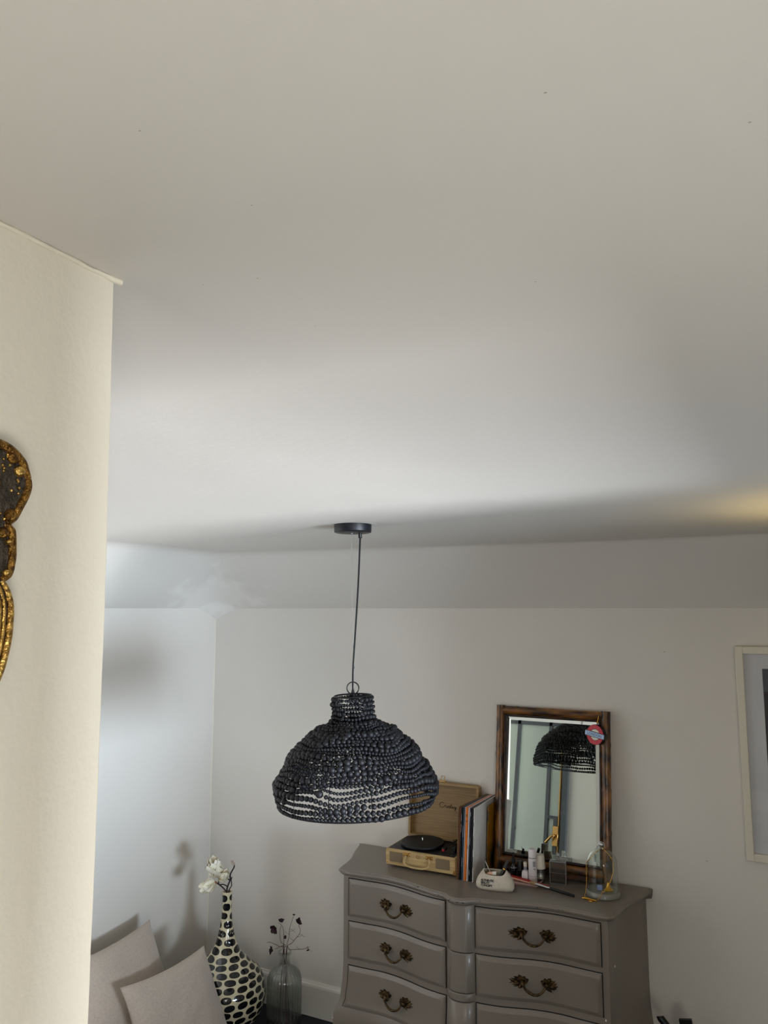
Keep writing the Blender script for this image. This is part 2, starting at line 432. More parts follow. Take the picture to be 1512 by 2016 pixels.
# door in the front wall (seen in the mirror)
r = thing('door_1', (-2.47, .50, 0), None, None); struct(r)
DY0, DY1 = .486, .516
m = MB(); m.box(-2.88, -2.82, DY0, DY1, 0, 2.09); m.box(-2.055, -2.01, DY0, DY1 + .01, 0, 2.12); m.box(-2.82, -2.055, DY0, DY1, 2.07, 2.12)
m.build('door_frame', 'door_grey', r, flat=True)
def bar(x0, x1, z0, z1): MB().box(x0, x1, DY0 + .006, DY1, z0, z1).build('glazing_bar', 'door_grey', r, flat=True)
bar(-2.505, -2.475, .02, 2.07); bar(-2.205, -2.175, .02, 2.07); bar(-2.82, -2.082, 1.955, 1.985); bar(-2.175, -2.09, 1.18, 1.205); bar(-2.125, -2.09, .9, 1.18)
for (x0, x1) in ((-2.82, -2.505), (-2.475, -2.205), (-2.175, -2.09)):
    for (z0, z1) in ((.02, 1.955), (1.985, 2.07)): MB().box(x0, x1, DY0 + .002, DY0 + .014, z0, z1).build('pane', 'door_pane', r, flat=True)
MB().box(-2.082, -2.075, DY0, DY1 + .004, .02, 2.07).build('edge_strip', 'brass_bright', r, flat=True)
h = MB().bbox(-2.125, -2.075, DY1 + .004, DY1 + .012, .965, 1.125, .003).build('handle_plate', 'brass_bright', r)
MB().tube([(-2.10, DY1 + .01, 1.05), (-2.10, DY1 + .05, 1.05), (-2.112, DY1 + .06, 1.043), (-2.165, DY1 + .06, .985)], [.011, .010, .010, .011], 10).build('lever', 'brass_bright', h)
r = thing('light_switch', (-1.73, .486, .914), 'small grey light switch on the pale wall reflected in the mirror', 'switch')
MB().bbox(-1.77, -1.69, .486, .496, .875, .955, .003).build('switch_plate', 'switch_grey', r)
MB().bbox(-1.755, -1.735, .495, .501, .89, .94, .002).build('rocker', 'door_grey', r); MB().bbox(-1.725, -1.705, .495, .501, .89, .94, .002).build('rocker', 'door_grey', r)
# curtain on the rear wall, mirrored in the picture glass
r = thing('curtain', (-.1, YR + .06, 0), 'pleated grey curtain hanging on the wall behind, reflected in picture glass', 'curtain')
m = MB(); m.grid(120, 4, lambda u, v: Vector((lerp(-.6, .5, u), YR + .07 + .025 * math.sin(u * 90) + .008 * math.sin(u * 37), lerp(.22, 2.2, v))))
o = m.build('drape', 'curtain_grey', r); so = o.modifiers.new('thick', 'SOLIDIFY'); so.thickness = .003
MB().tube([(-.66, YR + .07, 2.22), (.56, YR + .07, 2.22)], .012, 10).build('curtain_rod', 'metal_black', r)

# ------------------------------------------------------------------ dresser
DX = -1.30; ZT = .915
FT = [(0, 3.23), (.035, 3.236), (.065, 3.262), (.075, 3.266), (.13, 3.275), (.2, 3.298), (.3, 3.328), (.4, 3.341), (.5, 3.333), (.58, 3.328), (.625, 3.336), (.65, 3.358)]
FS = catmull([(a, c, 0) for a, c in FT], 6)
def topfront(s): return interp([(p.x, p.y) for p in FS], abs(s))
def bodyfront(s):
    s = abs(s); t = [(.0, 3.296), (.1, 3.296), (.15, 3.303), (.2, 3.316), (.3, 3.345), (.4, 3.358), (.5, 3.353), (.6, 3.352)]
    return interp(t, s)
BFS = catmull([(-.3, 3.345, 0), (-.15, 3.303, 0), (0, 3.292, 0), (.15, 3.303, 0), (.3, 3.345, 0), (.4, 3.360, 0), (.5, 3.356, 0), (.62, 3.352, 0)], 8)
BFT = [(p.x, p.y) for p in BFS if p.x >= 0]
def bodyfront(s): return interp(BFT, abs(s))
def side(y, hb=.72): return interp([(3.33, .628), (3.45, .638), (3.52, .652), (3.60, .684), (3.68, .707), (3.75, hb)], y)
dres = thing('dresser', (DX, 3.52, 0), 'taupe painted serpentine dresser with brass pulls against the back wall', 'dresser')
# top board
outl = []
for i in range(61):
    s = lerp(-.645, .645, i / 60); outl.append((DX + s, topfront(s)))
for y in (3.40, 3.44, 3.48, 3.53, 3.58, 3.63, 3.68, 3.745): outl.append((DX + side(y) + .018, y))
for y in (3.745, 3.68, 3.63, 3.58, 3.53, 3.48, 3.44, 3.40): outl.append((DX - side(y) - .018, y))
def offset(ol, d):
    n = len(ol); out = []
    for i in range(n):
        a, c = Vector(ol[i - 1]), Vector(ol[(i + 1) % n]); t = (c - a).normalized(); nn = Vector((t.y, -t.x)); p = Vector(ol[i]) + nn * d
        out.append((p.x, min(p.y, 3.745)))
    return out
rings = [[Vector((x, y, z)) for x, y in offset(outl, d)] for d, z in ((-.030, .879), (-.026, .884), (-.014, .888), (-.008, .892), (-.007, .897), (-.001, .900), (0, .905), (-.003, .9095), (-.009, .911), (-.011, .9145), (-.014, ZT))]
MB().loft(rings).build('top', 'taupe_paint', dres, angle=50)
# body
def flare(z): return interp([(0, .0), (.16, .02), (.23, .040), (.28, .035), (.34, .012), (.42, .003), (.5, 0), (1, 0)], z)
NS = 48
def body_ring(z, inset=0):
    fl = flare(z); out = []
    for i in range(NS + 1):
        s = lerp(-.615, .615, i / NS); out.append(Vector((DX + s * (1 + fl / .62), bodyfront(s) - fl * .8 + inset, z)))
    for y in (3.38, 3.44, 3.50, 3.56, 3.62, 3.68, 3.742): out.append(Vector((DX + side(y) - .012 + fl - inset, y, z)))
    for y in (3.742, 3.68, 3.62, 3.56, 3.50, 3.44, 3.38): out.append(Vector((DX - side(y) + .012 - fl + inset, y, z)))
    return out
MB().loft([body_ring(z) for z in (.15, .18, .22, .25, .28, .31, .34, .38, .42, .5, .6, .7, .8, .885)]).build('body', 'taupe_paint', dres, angle=45)
# legs
for sx in (-1, 1):
    for (yy, front) in ((3.37, 1), (3.70, 0)):
        rr = []
        for z, hw, out in ((.0, .022, .055), (.02, .026, .052), (.06, .020, .035), (.11, .026, .025), (.16, .036, .022), (.20, .044, .024)):
            cx = DX + sx * ((.60 if front else .68) + out * (.6 if front else .2)); cy = yy - (out * .8 if front else 0)
            rr.append([Vector((cx + math.cos(a) * hw, cy + math.sin(a) * hw, z)) for a in [2 * PI * k / 12 for k in range(12)]])
        MB().loft(rr).build('leg', 'taupe_paint', dres)
# drawers
def drawer_face(s0, s1, z0, z1):
    m = MB(); N = 22; rows = []
    lv = [(0.0, .004), (0.0, -.004), (.014, -.0135), (.018, -.0145)]
    def pt(s, z, dep):
        fl = flare(z); return Vector((DX + s * (1 + fl / .62), bodyfront(s) - fl * .8 + dep, z))
    rings = []
    for ins, dep in lv:
        a0, a1, b0, b1 = s0 + ins, s1 - ins, z0 + ins, z1 - ins; r = []
        for i in range(N): r.append(pt(lerp(a0, a1, i / N), b0, dep))
        for i in range(6): r.append(pt(a1, lerp(b0, b1, i / 6), dep))
        for i in range(N): r.append(pt(lerp(a1, a0, i / N), b1, dep))
        for i in range(6): r.append(pt(a0, lerp(b1, b0, i / 6), dep))
        rings.append(r)
    m.loft(rings, cap0=False, cap1=False)
    ins, dep = lv[-1]
    m.grid(N, 6, lambda u, v: pt(lerp(s0 + ins, s1 - ins, u), lerp(z0 + ins, z1 - ins, v), dep))
    return m
def gap_face(s0, s1, z0, z1, g=.004):
    m = MB(); N = 22
    def pt(s, z):
        fl = flare(z); return Vector((DX + s * (1 + fl / .62), bodyfront(s) - fl * .8 - .0012, z))
    m.grid(N, 6, lambda u, v: pt(lerp(s0 - g, s1 + g, u), lerp(z0 - g * .3, z1 + g, v)))
    return m
def leaf(m, base, tip, wid, lift, ez, ex, ey):
    """raised pointed leaf from base to tip (2d) with a ridge"""
    b0, t0 = Vector(base), Vector(tip); d = t0 - b0; L = d.length; d /= L; n = Vector((-d.y, d.x)); vs = []
    for k, (t, wv) in enumerate(((0, .35), (.3, 1), (.6, .85), (.85, .45), (1, .05))):
        c = b0 + d * L * t
        for sgn, h in ((-1, .25), (0, 1), (1, .25)):
            q = c + n * wid * wv * sgn; hh = lift * h * (1 - .55 * t * t) + .001
            vs.append(ex * q.x + ey * q.y + ez * hh)
    fs = []
    for k in range(4):
        for j in range(2): fs.append((k * 3 + j, k * 3 + j + 1, k * 3 + j + 4, k * 3 + j + 3))
    # closed underside
    o = len(vs)
    for p in list(vs): vs.append(p - ez * (p.dot(ez) - .0005))
    for k in range(4):
        for j in range(2): fs.append((o + k * 3 + j, o + k * 3 + j + 3, o + k * 3 + j + 4, o + k * 3 + j + 1))
        fs.append((k * 3, k * 3 + 3, o + k * 3 + 3, o + k * 3)); fs.append((k * 3 + 2, o + k * 3 + 2, o + k * 3 + 5, k * 3 + 5))
    m.add(vs, fs)
def pull_mesh():
    m = MB(); ex, ey, ez = Vector((1, 0, 0)), Vector((0, 0, 1)), Vector((0, -1, 0))
    rd = random.Random(3)
    for sg in (-1, 1):
        fx = lambda x, y: (sg * (.05 + (x - .05) * 1.18), y * .88)
        for (bx, by, tx, ty, wd, lf) in ((.066, -.002, .104, .008 - .006 * sg, .0075, .006), (.060, .0, .094, .018, .006, .006), (.060, -.002, .092, -.014, .006, .006), (.055, .0, .082, -.022, .006, .005),
                                         (.052, .004, .062, .030, .008, .010), (.050, .004, .040, .026, .007, .011), (.046, .004, .028, .014, .006, .008), (.05, -.004, .064, -.026, .007, .007), (.05, .002, .078, .022, .007, .009), (.048, .0, .046, -.020, .006, .007), (.085, .0, .098, .016, .005, .005), (.085, .0, .099, -.010, .005, .005)):
            leaf(m, fx(bx, by), fx(tx * 1.03, ty * 1.1), wd * 1.45, lf * 1.4, ez, ex, ey)
        c = Vector((sg * .050, 0, .002)); m.sphere(Vector((sg * .050, -.012, .002)), (.010, .014, .011), 10, 6)
        # scroll
        sc = []
        for i in range(15):
            a = i / 14 * 1.6 * PI; rr = .016 * (1 - .5 * i / 14)
            sc.append(Vector((sg * (.046 + rr * math.cos(a + .6)), -.016, .008 + rr * math.sin(a + .6))))
        m.tube(sc, .0032, 6)
    bail = catmull([(-.056, -.016, .012), (-.047, -.024, -.002), (-.030, -.030, -.020), (-.008, -.033, -.030), (.014, -.033, -.029), (.032, -.030, -.019), (.043, -.024, -.004), (.040, -.018, .008)], 5)
    m.tube(bail, [.0035 + .0018 * math.sin(PI * i / (len(bail) - 1)) for i in range(len(bail))], 7)
    return m
pm = pull_mesh(); pull_data = None
rows = ((.707, .873), (.518, .682), (.312, .487))
for sg in (-1, 1):
    for (z0, z1) in rows:
        s0, s1 = (-.585, -.070) if sg < 0 else (.070, .585)
        d = drawer_face(s0, s1, z0, z1).build('drawer', 'taupe_paint', dres, angle=25)
        gap_face(s0, s1, z0, z1).build('drawer_gap', 'taupe_dark_gap', d)
        sc = -.330 if sg < 0 else .312; zc = (z0 + z1) / 2 - .003
        yc = bodyfront(sc) - .0145 - flare(zc) * .8; slope = (bodyfront(sc + .03) - bodyfront(sc - .03)) / .06
        if pull_data is None:
            o = pm.build('handle', 'aged_brass', None, origin=(0, 0, 0), angle=50); pull_data = o.data
        else:
            o = bpy.data.objects.new('handle', pull_data); COL.objects.link(o)
        o.parent = d; o.location = Vector((DX + sc, yc - .0005, zc)) - WLOC[dres.name]; o.rotation_euler = (0, 0, math.atan(slope))
# centre pilaster blocks
for (z0, z1) in ((.688, .879), (.527, .685), (.492, .524), (.30, .489)):
    rr = []
    for ins, dz in ((.004, 0), (0, .004), (0, z1 - z0 - .004), (.004, z1 - z0)):
        z = z0 + dz; ring = []
        for i in range(17):
            s = lerp(-.064, .064, i / 16); bul = .036 * (1 - (abs(s) / .064) ** 2.6) + .004
            ring.append(Vector((DX + s, 3.296 - bul - flare(z) * .8 + ins, z)))
        ring.append(Vector((DX + .064, 3.31, z))); ring.append(Vector((DX - .064, 3.31, z))); rr.append(ring)
    MB().loft(rr).build('pilaster_block', 'taupe_paint', dres, angle=40)
# paint chips along the moulded edge
rd = random.Random(11)
for s in (-.09, -.075, -.03, -.022, .01, .035, .10, .33, .345, .42, .435, -.22, -.205, -.60):
    x = DX + s; y = topfront(s) + .0002; MB().sphere((x, y + .001, .9045 + rd.uniform(-.006, .004)), (rd.uniform(.002, .006), .002, rd.uniform(.001, .002)), 7, 5).build('paint_chip', 'paint_chip', dres)
for (x, y, z) in ((DX + .628, 3.40, .70), (DX + .595, bodyfront(.595), .508), (DX - .655, 3.325, .252)): MB().sphere((x, y, z), (.003, .003, .005), 7, 5).build('white_chip', 'white_chip', dres)

# ------------------------------------------------------------------ pendant lamp
LX, LY = -1.322, 2.362
lamp = thing('pendant_lamp', (LX, LY, HC), 'black wooden bead pendant lamp hanging from the ceiling', 'lamp')
cz = ceil_z(LX, LY)
MB().lathe([(.060, cz - .030), (.0645, cz - .0285), (.066, cz - .025), (.066, cz - .001)], 48, (LX, LY, 0)).build('canopy', 'canopy_black', lamp, angle=50)
# plaster ring around the canopy
MB().lathe([(.066, cz - .0008), (.082, cz - .0010), (.092, cz + .002)], 40, (LX, LY, 0)).build('ceiling_rose', 'ceiling_paint', lamp)
SX, SY, SZ = -1.3215, 2.3675, 1.845
cdx, cdy = CR.x, CR.y
ent = Vector((LX + .026 * cdx, LY + .026 * cdy, cz - .03))
MB().lathe([(.0052, 0), (.0065, .002), (.0065, .019)], 14, ent - Vector((0, 0, .019))).build('cord_grip', 'metal_black', lamp)
ctop = ent - Vector((0, 0, .017)); cbot = Vector((SX, SY, SZ + .008))
pts = [ctop, ctop.lerp(cbot, .3) + Vector((cdx * .001, cdy * .001, 0)), ctop.lerp(cbot, .62) - Vector((cdx * .0015, cdy * .0015, 0)), ctop.lerp(cbot, .85) - Vector((cdx * .0035, cdy * .0035, 0)), cbot]
MB().tube(catmull(pts, 8), .0032, 8).build('cord', 'cable_black', lamp)
wtop = Vector((LX - .003, LY - .002, cz - .03)); wb = Vector((SX + .002 * cdx, SY + .002 * cdy, SZ + .02))
m = MB(); m.tube(catmull([wtop, wtop.lerp(wb, .5) - Vector((cdx * .002, cdy * .002, 0)), wtop.lerp(wb, .86) + Vector((cdx * .003, cdy * .003, 0)), wb], 8), .0005, 5)
m.lathe([(.003, 0), (.0045, .003), (.0045, .006)], 10, wtop - Vector((0, 0, .005)))
kn = wtop.lerp(wb, .86) + Vector((cdx * .003, cdy * .003, 0)); m.sphere(kn, (.0025, .0025, .004), 8, 6)
m.build('suspension_wire', 'wire_grey', lamp)
# shade (tilted a few degrees)
TILT = math.radians(2.0); PIV = Vector((SX, SY, SZ)); hf = Vector((-math.sin(YAW), math.cos(YAW), 0))
RT = Matrix.Rotation(-TILT, 3, hf)
def TT(p): return PIV + RT @ (Vector(p) - PIV)
def ring_path(r, z, n=40): return [TT((SX + r * math.cos(2 * PI * k / n), SY + r * math.sin(2 * PI * k / n), z)) for k in range(n)]
PROF = [(.066, 1.842), (.0655, 1.80), (.066, 1.766), (.085, 1.757), (.115, 1.742), (.150, 1.722), (.185, 1.696), (.218, 1.662), (.246, 1.625), (.266, 1.585), (.277, 1.548), (.279, 1.520), (.273, 1.499)]
PC = catmull([(a if a < .08 else a * .955, c, 0) for a, c in PROF], 8)
acc = [0]
for a, c in zip(PC, PC[1:]): acc.append(acc[-1] + (c - a).length)
def prof_at(t):
    t = max(0, min(t, acc[-1]))
    for i in range(len(acc) - 1):
        if t <= acc[i + 1]:
            return PC[i].lerp(PC[i + 1], (t - acc[i]) / (acc[i + 1] - acc[i]))
    return PC[-1]
# wire frame
MB().tube(ring_path(.263, 1.494, 80), .0026, 8, closed=True).build('bottom_ring', 'metal_black', lamp)
m = MB(); m.tube(ring_path(.064, 1.845), .0028, 8, closed=True)
for k in range(3):
    a = 2 * PI * k / 3 + .5; m.tube([TT((SX, SY, SZ)), TT((SX + .064 * math.cos(a), SY + .064 * math.sin(a), SZ))], .0022, 6)
m.build('top_ring', 'metal_black', lamp)
NR = 12
for k in range(NR):
    a = 2 * PI * k / NR + .18
    MB().tube([TT((SX + (p.x - .006) * math.cos(a), SY + (p.x - .006) * math.sin(a), p.y)) for p in PC[::3] + [PC[-1]]], .0016, 6).build('wire_rib', 'metal_black', lamp)
MB().lathe([(.010, -.012), (.013, -.008), (.013, .008), (.006, .011), (.004, .022)], 16, (SX, SY, SZ)).build('lamp_holder', 'metal_black', lamp)
MB().tube([Vector((SX, SY, SZ + .026)) + (CR * math.cos(q) + Vector((0, 0, 1)) * math.sin(q)) * .0205 for q in [2 * PI * k / 32 for k in range(32)]], .0022, 8, closed=True).build('hanging_ring', 'metal_black', lamp)
# bead strings
rd = random.Random(21); beads = []; threads = MB()
t = .006; rowsB = []
while t < acc[-1] - .004:
    f = t / acc[-1]; rowsB.append(t)
    t += .0150 if t < .08 else lerp(.0128, .0205, max(0, (f - .30) / .70) ** 1.3)
PH = [rd.uniform(0, 6.28) for _ in range(6)]
for ri, t0 in enumerate(rowsB):
    f = t0 / acc[-1]; a0 = rd.uniform(0, 2 * PI); ph = rd.uniform(0, 6.28)
    amp = .0012 if t0 < .085 else .0055 * (1.0 if f < .92 else .5)
    a = 0; period = rd.choice((2, 3, 4, 5)); path = []; run = 0; g = .5; ro_ = rd.uniform(-.003, .0055) if t0 > .09 else rd.uniform(-.001, .003); lo, hi = rd.choice(((.0056, .0110), (.0062, .0124), (.0052, .0096), (.0068, .0134)))
    while a < 2 * PI:
        ang = a + a0
        # graded bead sizes that swell and shrink along the string
        g = (.5 + .5 * math.sin(ang * period + ph)) ** 1.4
        if rd.random() < .05: g = rd.random()
        br = lerp(lo, hi, g) * (1 if t0 > .085 else .80)
        wob = math.sin(ang * 3 + PH[0] + ri * .32) + .8 * math.sin(ang * 5 + PH[1] - ri * .27) + .5 * math.sin(ang * 8 + PH[2] + ri * .7)
        sag = amp * wob + (.0045 if f > .6 else .001) * (math.cos(ang * NR) - 1) * .5
        q = prof_at(t0 - sag); jitter = ro_ + .0030 * math.sin(ang * 4 + PH[3] + ri * .9) + rd.uniform(-.0012, .0012)
        p = TT((SX + (q.x + jitter + .002) * math.cos(ang), SY + (q.x + jitter + .002) * math.sin(ang), q.y))
        beads.append((p, br)); path.append(p); a += 2 * br * .96 / max(q.x, .05)
    threads.tube(path, .0009, 4, closed=True)
threads.build('bead_threads', 'cable_black', lamp)
def front(p): d = Vector((p.x - SX, p.y - SY, 0)).normalized(); c = (CAM - p); c.z = 0; return d.dot(c.normalized())
order = sorted(range(len(beads)), key=lambda i: -(beads[i][1] / (beads[i][0] - CAM).length if front(beads[i][0]) > .12 else 0))
pick = set(order[:300])
bm0 = MB().sphere((0, 0, 0), 1, 9, 6); bdat = None
for i in order[:300]:
    p, br = beads[i]
    if bdat is None:
        o = bm0.build('bead', 'bead_black', None, origin=(0, 0, 0), angle=180); bdat = o.data
    else: o = bpy.data.objects.new('bead', bdat); COL.objects.link(o)
    o.parent = lamp; o.location = p - WLOC[lamp.name]; o.scale = (br, br, br * .96); o.rotation_euler = (rd.uniform(0, 3), rd.uniform(0, 3), 0)
m = MB()
for i, (p, br) in enumerate(beads):
    if i not in pick: m.sphere(p, br, 8, 6)
tag(m.build('bead_strings', 'bead_black', lamp, angle=180), kind='stuff')

# ------------------------------------------------------------------ record player
PX0, PX1, PY0, PY1, PZ0, PZ1 = -1.750, -1.388, 3.466, 3.705, .926, 1.000
pl = thing('record_player', ((PX0 + PX1) / 2, 3.58, ZT), 'open suitcase record player in wood-grain vinyl on dresser', 'record player')
def rrect(x0, x1, y0, y1, r, n=5):
    out = []
    for cx, cy, a0 in ((x1 - r, y1 - r, 0), (x0 + r, y1 - r, .5 * PI), (x0 + r, y0 + r, PI), (x1 - r, y0 + r, 1.5 * PI)):
        for k in range(n + 1): a = a0 + .5 * PI * k / n; out.append((cx + r * math.cos(a), cy + r * math.sin(a)))
    return out
# case body: rounded in front elevation
rr = []
for ins, y in ((.004, PY0), (0, PY0 + .004), (0, PY1 - .004), (.004, PY1)):
    rr.append([Vector((x, y, z)) for x, z in rrect(PX0 + ins, PX1 - ins, PZ0 + ins, PZ1 - ins * .5, .008)])
MB().loft(rr).build('case', 'oak_light', pl, angle=40)
for sx in (PX0 + .04, PX1 - .04):
    for sy in (PY0 + .04, PY1 - .04): MB().lathe([(.008, ZT), (.010, ZT + .004), (.010, ZT + .0125)], 12, (sx, sy, 0)).build('foot', 'rubber_black', pl)
MB().bbox(PX0 + .011, PX1 - .011, PY0 + .010, PY1 - .008, PZ1 - .003, PZ1 + .0012, .001).build('deck_plate', 'deck_black', pl)
pc = Vector((-1.608, 3.586, PZ1))
pt_ = MB().lathe([(.098, .006), (.106, .008), (.107, .012), (.106, .0175), (.103, .0195), (.099, .0188), (.07, .0184), (.045, .0186), (.040, .0182), (0, .0182)], 64, pc).build('platter', 'rubber_black', pl, angle=40)
m = MB()
for r_ in (.096, .085, .062, .05): m.tube([pc + Vector((r_ * math.cos(2 * PI * k / 48), r_ * math.sin(2 * PI * k / 48), .0186)) for k in range(48)], .0006, 4, closed=True)
m.build('mat_ridges', 'deck_black', pt_)
MB().lathe([(.0036, 0), (.0036, .014), (.002, .018), (0, .019)], 12, pc + Vector((0, 0, .018))).build('spindle', 'steel', pl)
MB().lathe([(.05, .0), (.05, .006)], 40, pc).build('platter_hub', 'deck_black', pl)
ta = Vector((-1.430, 3.655, PZ1))
m = MB(); m.lathe([(.020, 0), (.020, .012), (.017, .016), (.017, .036), (.014, .040), (0, .040)], 28, ta); m.build('tonearm_pivot', 'deck_black', pl)
m = MB(); m.tube(catmull([ta + Vector((0, 0, .032)), ta + Vector((-.012, -.040, .034)), ta + Vector((-.026, -.085, .028)), ta + Vector((-.040, -.112, .022))], 5), .0034, 8)
m.build('tonearm', 'metal_black', pl)
MB().tube([ta + Vector((-.004, -.018, .040)), ta + Vector((-.024, -.052, .037))], .0022, 7).build('lift_lever', 'steel', pl)
m = MB(); m.bbox(ta.x - .052, ta.x - .030, ta.y - .135, ta.y - .108, PZ1 + .010, PZ1 + .022, .003); m.build('headshell', 'deck_black', pl)
MB().bbox(ta.x - .047, ta.x - .036, ta.y - .140, ta.y - .132, PZ1 + .008, PZ1 + .016, .001).build('stylus', 'red_plastic', pl)
m = MB(); m.bbox(ta.x - .006, ta.x + .012, ta.y - .115, ta.y - .097, PZ1, PZ1 + .024, .003); m.bbox(ta.x - .060, ta.x - .030, ta.y + .010, ta.y + .020, PZ1, PZ1 + .006, .002)
m.build('arm_rest', 'deck_black', pl)
MB().lathe([(.008, 0), (.008, .006), (.006, .008), (0, .008)], 16, (PX1 - .04, PY0 + .075, PZ1)).build('control_knob', 'deck_black', pl)
MB().lathe([(.003, 0), (.003, .004), (0, .005)], 10, (PX1 - .03, PY0 + .026, PZ1)).build('jack', 'steel', pl)
for (x0, x1) in ((-1.727, -1.660), (-1.487, -1.418)):
    MB().loft([[Vector((x, y, z)) for x, z in rrect(x0, x1, .944, .988, .004)] for y in (PY0 + .004, PY0 - .002, PY0 - .0028)]).build('speaker_grille', 'speaker_cloth', pl)
hb = []
for cx in (-1.637, -1.520):
    p_ = MB().bbox(cx - .017, cx + .017, PY0 - .003, PY0 + .003, .977, .993, .0015).build('handle_bracket', 'brass_bright', pl)
    m = MB()
    for sx in (-.012, 0, .012): m.sphere((cx + sx, PY0 - .003, .985), (.0022, .0015, .0022), 8, 5)
    m.build('rivet', 'gold', p_)
hp = catmull([(-1.637, PY0 - .006, .981), (-1.643, PY0 - .013, .962), (-1.637, PY0 - .020, .946), (-1.615, PY0 - .023, .939), (-1.578, PY0 - .024, .937), (-1.542, PY0 - .023, .939), (-1.520, PY0 - .020, .946), (-1.514, PY0 - .013, .962), (-1.520, PY0 - .006, .981)], 6)
MB().tube(hp, [.0045] * len(hp), 8).build('carry_handle', 'oak_light', pl)
ck = MB().bbox(-1.590, -1.567, PY0 - .003, PY0 + .002, .972, .995, .0015).build('latch_plate', 'oak_light', pl)
MB().tube([(-1.5785 + .006 * math.cos(a), PY0 - .004, .982 + .006 * math.sin(a)) for a in [2 * PI * k / 16 for k in range(16)]], .0012, 6, closed=True).build('latch_ring', 'brass_bright', ck)
for x in (PX0 + .010, PX1 - .012):
    MB().sphere((x, PY0 - .0008, .938), (.003, .0015, .003), 8, 5).build('corner_stud', 'brass_bright', pl)
MB().bbox(PX1 - .014, PX1 + .0012, PY0 - .0012, PY0 + .012, PZ0 - .001, PZ0 + .020, .002).build('corner_guard', 'brass_bright', pl)
# lid, hinged at the back and leaning slightly
LA = math.radians(4.5); LXC = -1.546; LH = .275; LW = .378
lf = frame_fn((LXC, 3.700, 1.003), (1, 0, 0), (0, math.sin(LA), math.cos(LA)), (0, -math.cos(LA), math.sin(LA)))   # local x, up, towards viewer
oo = rrect(-LW / 2, LW / 2, 0, LH, .014); ii = rrect(-LW / 2 + .013, LW / 2 - .013, .013, LH - .013, .006); i2 = rrect(-LW / 2 + .017, LW / 2 - .017, .017, LH - .017, .005)
rr = [[lf((x, y, -.022)) for x, y in oo], [lf((x, y, .012)) for x, y in oo], [lf((x * .988, .137 + (y - .137) * .984, .0155)) for x, y in oo], [lf((x, y, .0155)) for x, y in ii], [lf((x, y, -.014)) for x, y in i2]]
lid = MB().loft(rr, cap1=False).build('lid', 'oak_vinyl', pl, angle=40)
MB().loft([[lf((x, y, d)) for x, y in rrect(-LW / 2 + .016, LW / 2 - .016, .016, LH - .016, .005)] for d in (-.016, -.0135)]).build('lid_panel', 'oak_vinyl_lid', lid)
# hand-drawn script on the panel
def stroke(pts, o, s):
    return [lf((o[0] + p[0] * s, o[1] + p[1] * s, -.0130)) for p in catmull([(a, c, 0) for a, c in pts], 6)]
m = MB(); o0 = (-.030, .150); sc = .0200
for st in ([(1.25, 1.05), (.95, 1.22), (.45, 1.18), (.05, .75), (.1, .28), (.5, .08), (.9, .12), (1.25, .25), (1.42, .5), (1.5, .66), (1.56, .5), (1.72, .55), (1.75, .3), (1.8, .14), (2.0, .16), (2.2, .45), (2.12, .12), (2.35, .1), (2.45, .4), (2.25, .45), (2.3, .42), (2.65, .42), (2.75, .62), (2.88, .3), (2.8, .1), (2.6, .12), (2.95, .2), (3.2, .7), (3.25, 1.0), (3.12, .7), (3.12, .25), (3.25, .1), (3.5, .3), (3.62, .46), (3.5, .5), (3.45, .25), (3.6, .1), (3.9, .25), (4.05, .5), (4.05, .22), (4.2, .15), (4.42, .5), (4.38, .0), (4.25, -.35), (4.1, -.3), (4.3, .05), (4.6, .25)],):
    m.tube(stroke(st, o0, sc), .00125, 5)
m.build('brand_script', 'brand_ink', lid)
la = MB(); base = lf((-.012, LH + .0005, -.004))
la.bbox(-.016, .016, -.0005, .005, -.006, .004, .001, fn=lambda p: lf((p.x - .010, LH + p.y, p.z)))
sq = [(-.009, .004), (-.006, .028), (.011, .029), (.009, .004)]
la.tube([lf((a - .010, LH + c, .0)) for a, c in sq], .0022, 6); la.build('lid_latch', 'brass_bright', lid)
for sx in (-.11, .11):
    MB().tube([(LXC + sx - .018, 3.699, 1.0025), (LXC + sx + .018, 3.699, 1.0025)], .004, 8).build('hinge', 'brass_bright', pl)

# ------------------------------------------------------------------ records
recs = [  # x of front bottom, x of front top, thickness, material, label
    (-1.3800, -1.3640, .0027, 'sleeve_kraft', 'thin brown kraft record sleeve nearest the record player'),
    (-1.3740, -1.3565, .0031, 'sleeve_rust', 'thin rust-brown record sleeve second from the record player'),
    (-1.3665, -1.3480, .0055, 'sleeve_black', 'black record sleeve with small pale spine lettering'),
    (-1.3560, -1.3390, .0064, 'sleeve_teal', 'dark teal-blue record sleeve left of the orange ones'),
    (-1.3480, -1.3320, .0025, 'sleeve_grey', 'very thin pale grey record sleeve beside the teal one'),
    (-1.3400, -1.3240, .0075, 'sleeve_orange', 'bright orange record sleeve with dark spine bands'),
    (-1.3295, -1.3135, .0065, 'sleeve_grey', 'light grey record sleeve right of the orange one'),
    (-1.3195, -1.3045, .0065, 'sleeve_navy', 'navy and black record sleeve right of the light grey one'),
    (-1.3110, -1.2970, .0045, 'sleeve_black', 'thin plain black record sleeve behind the white one'),
]
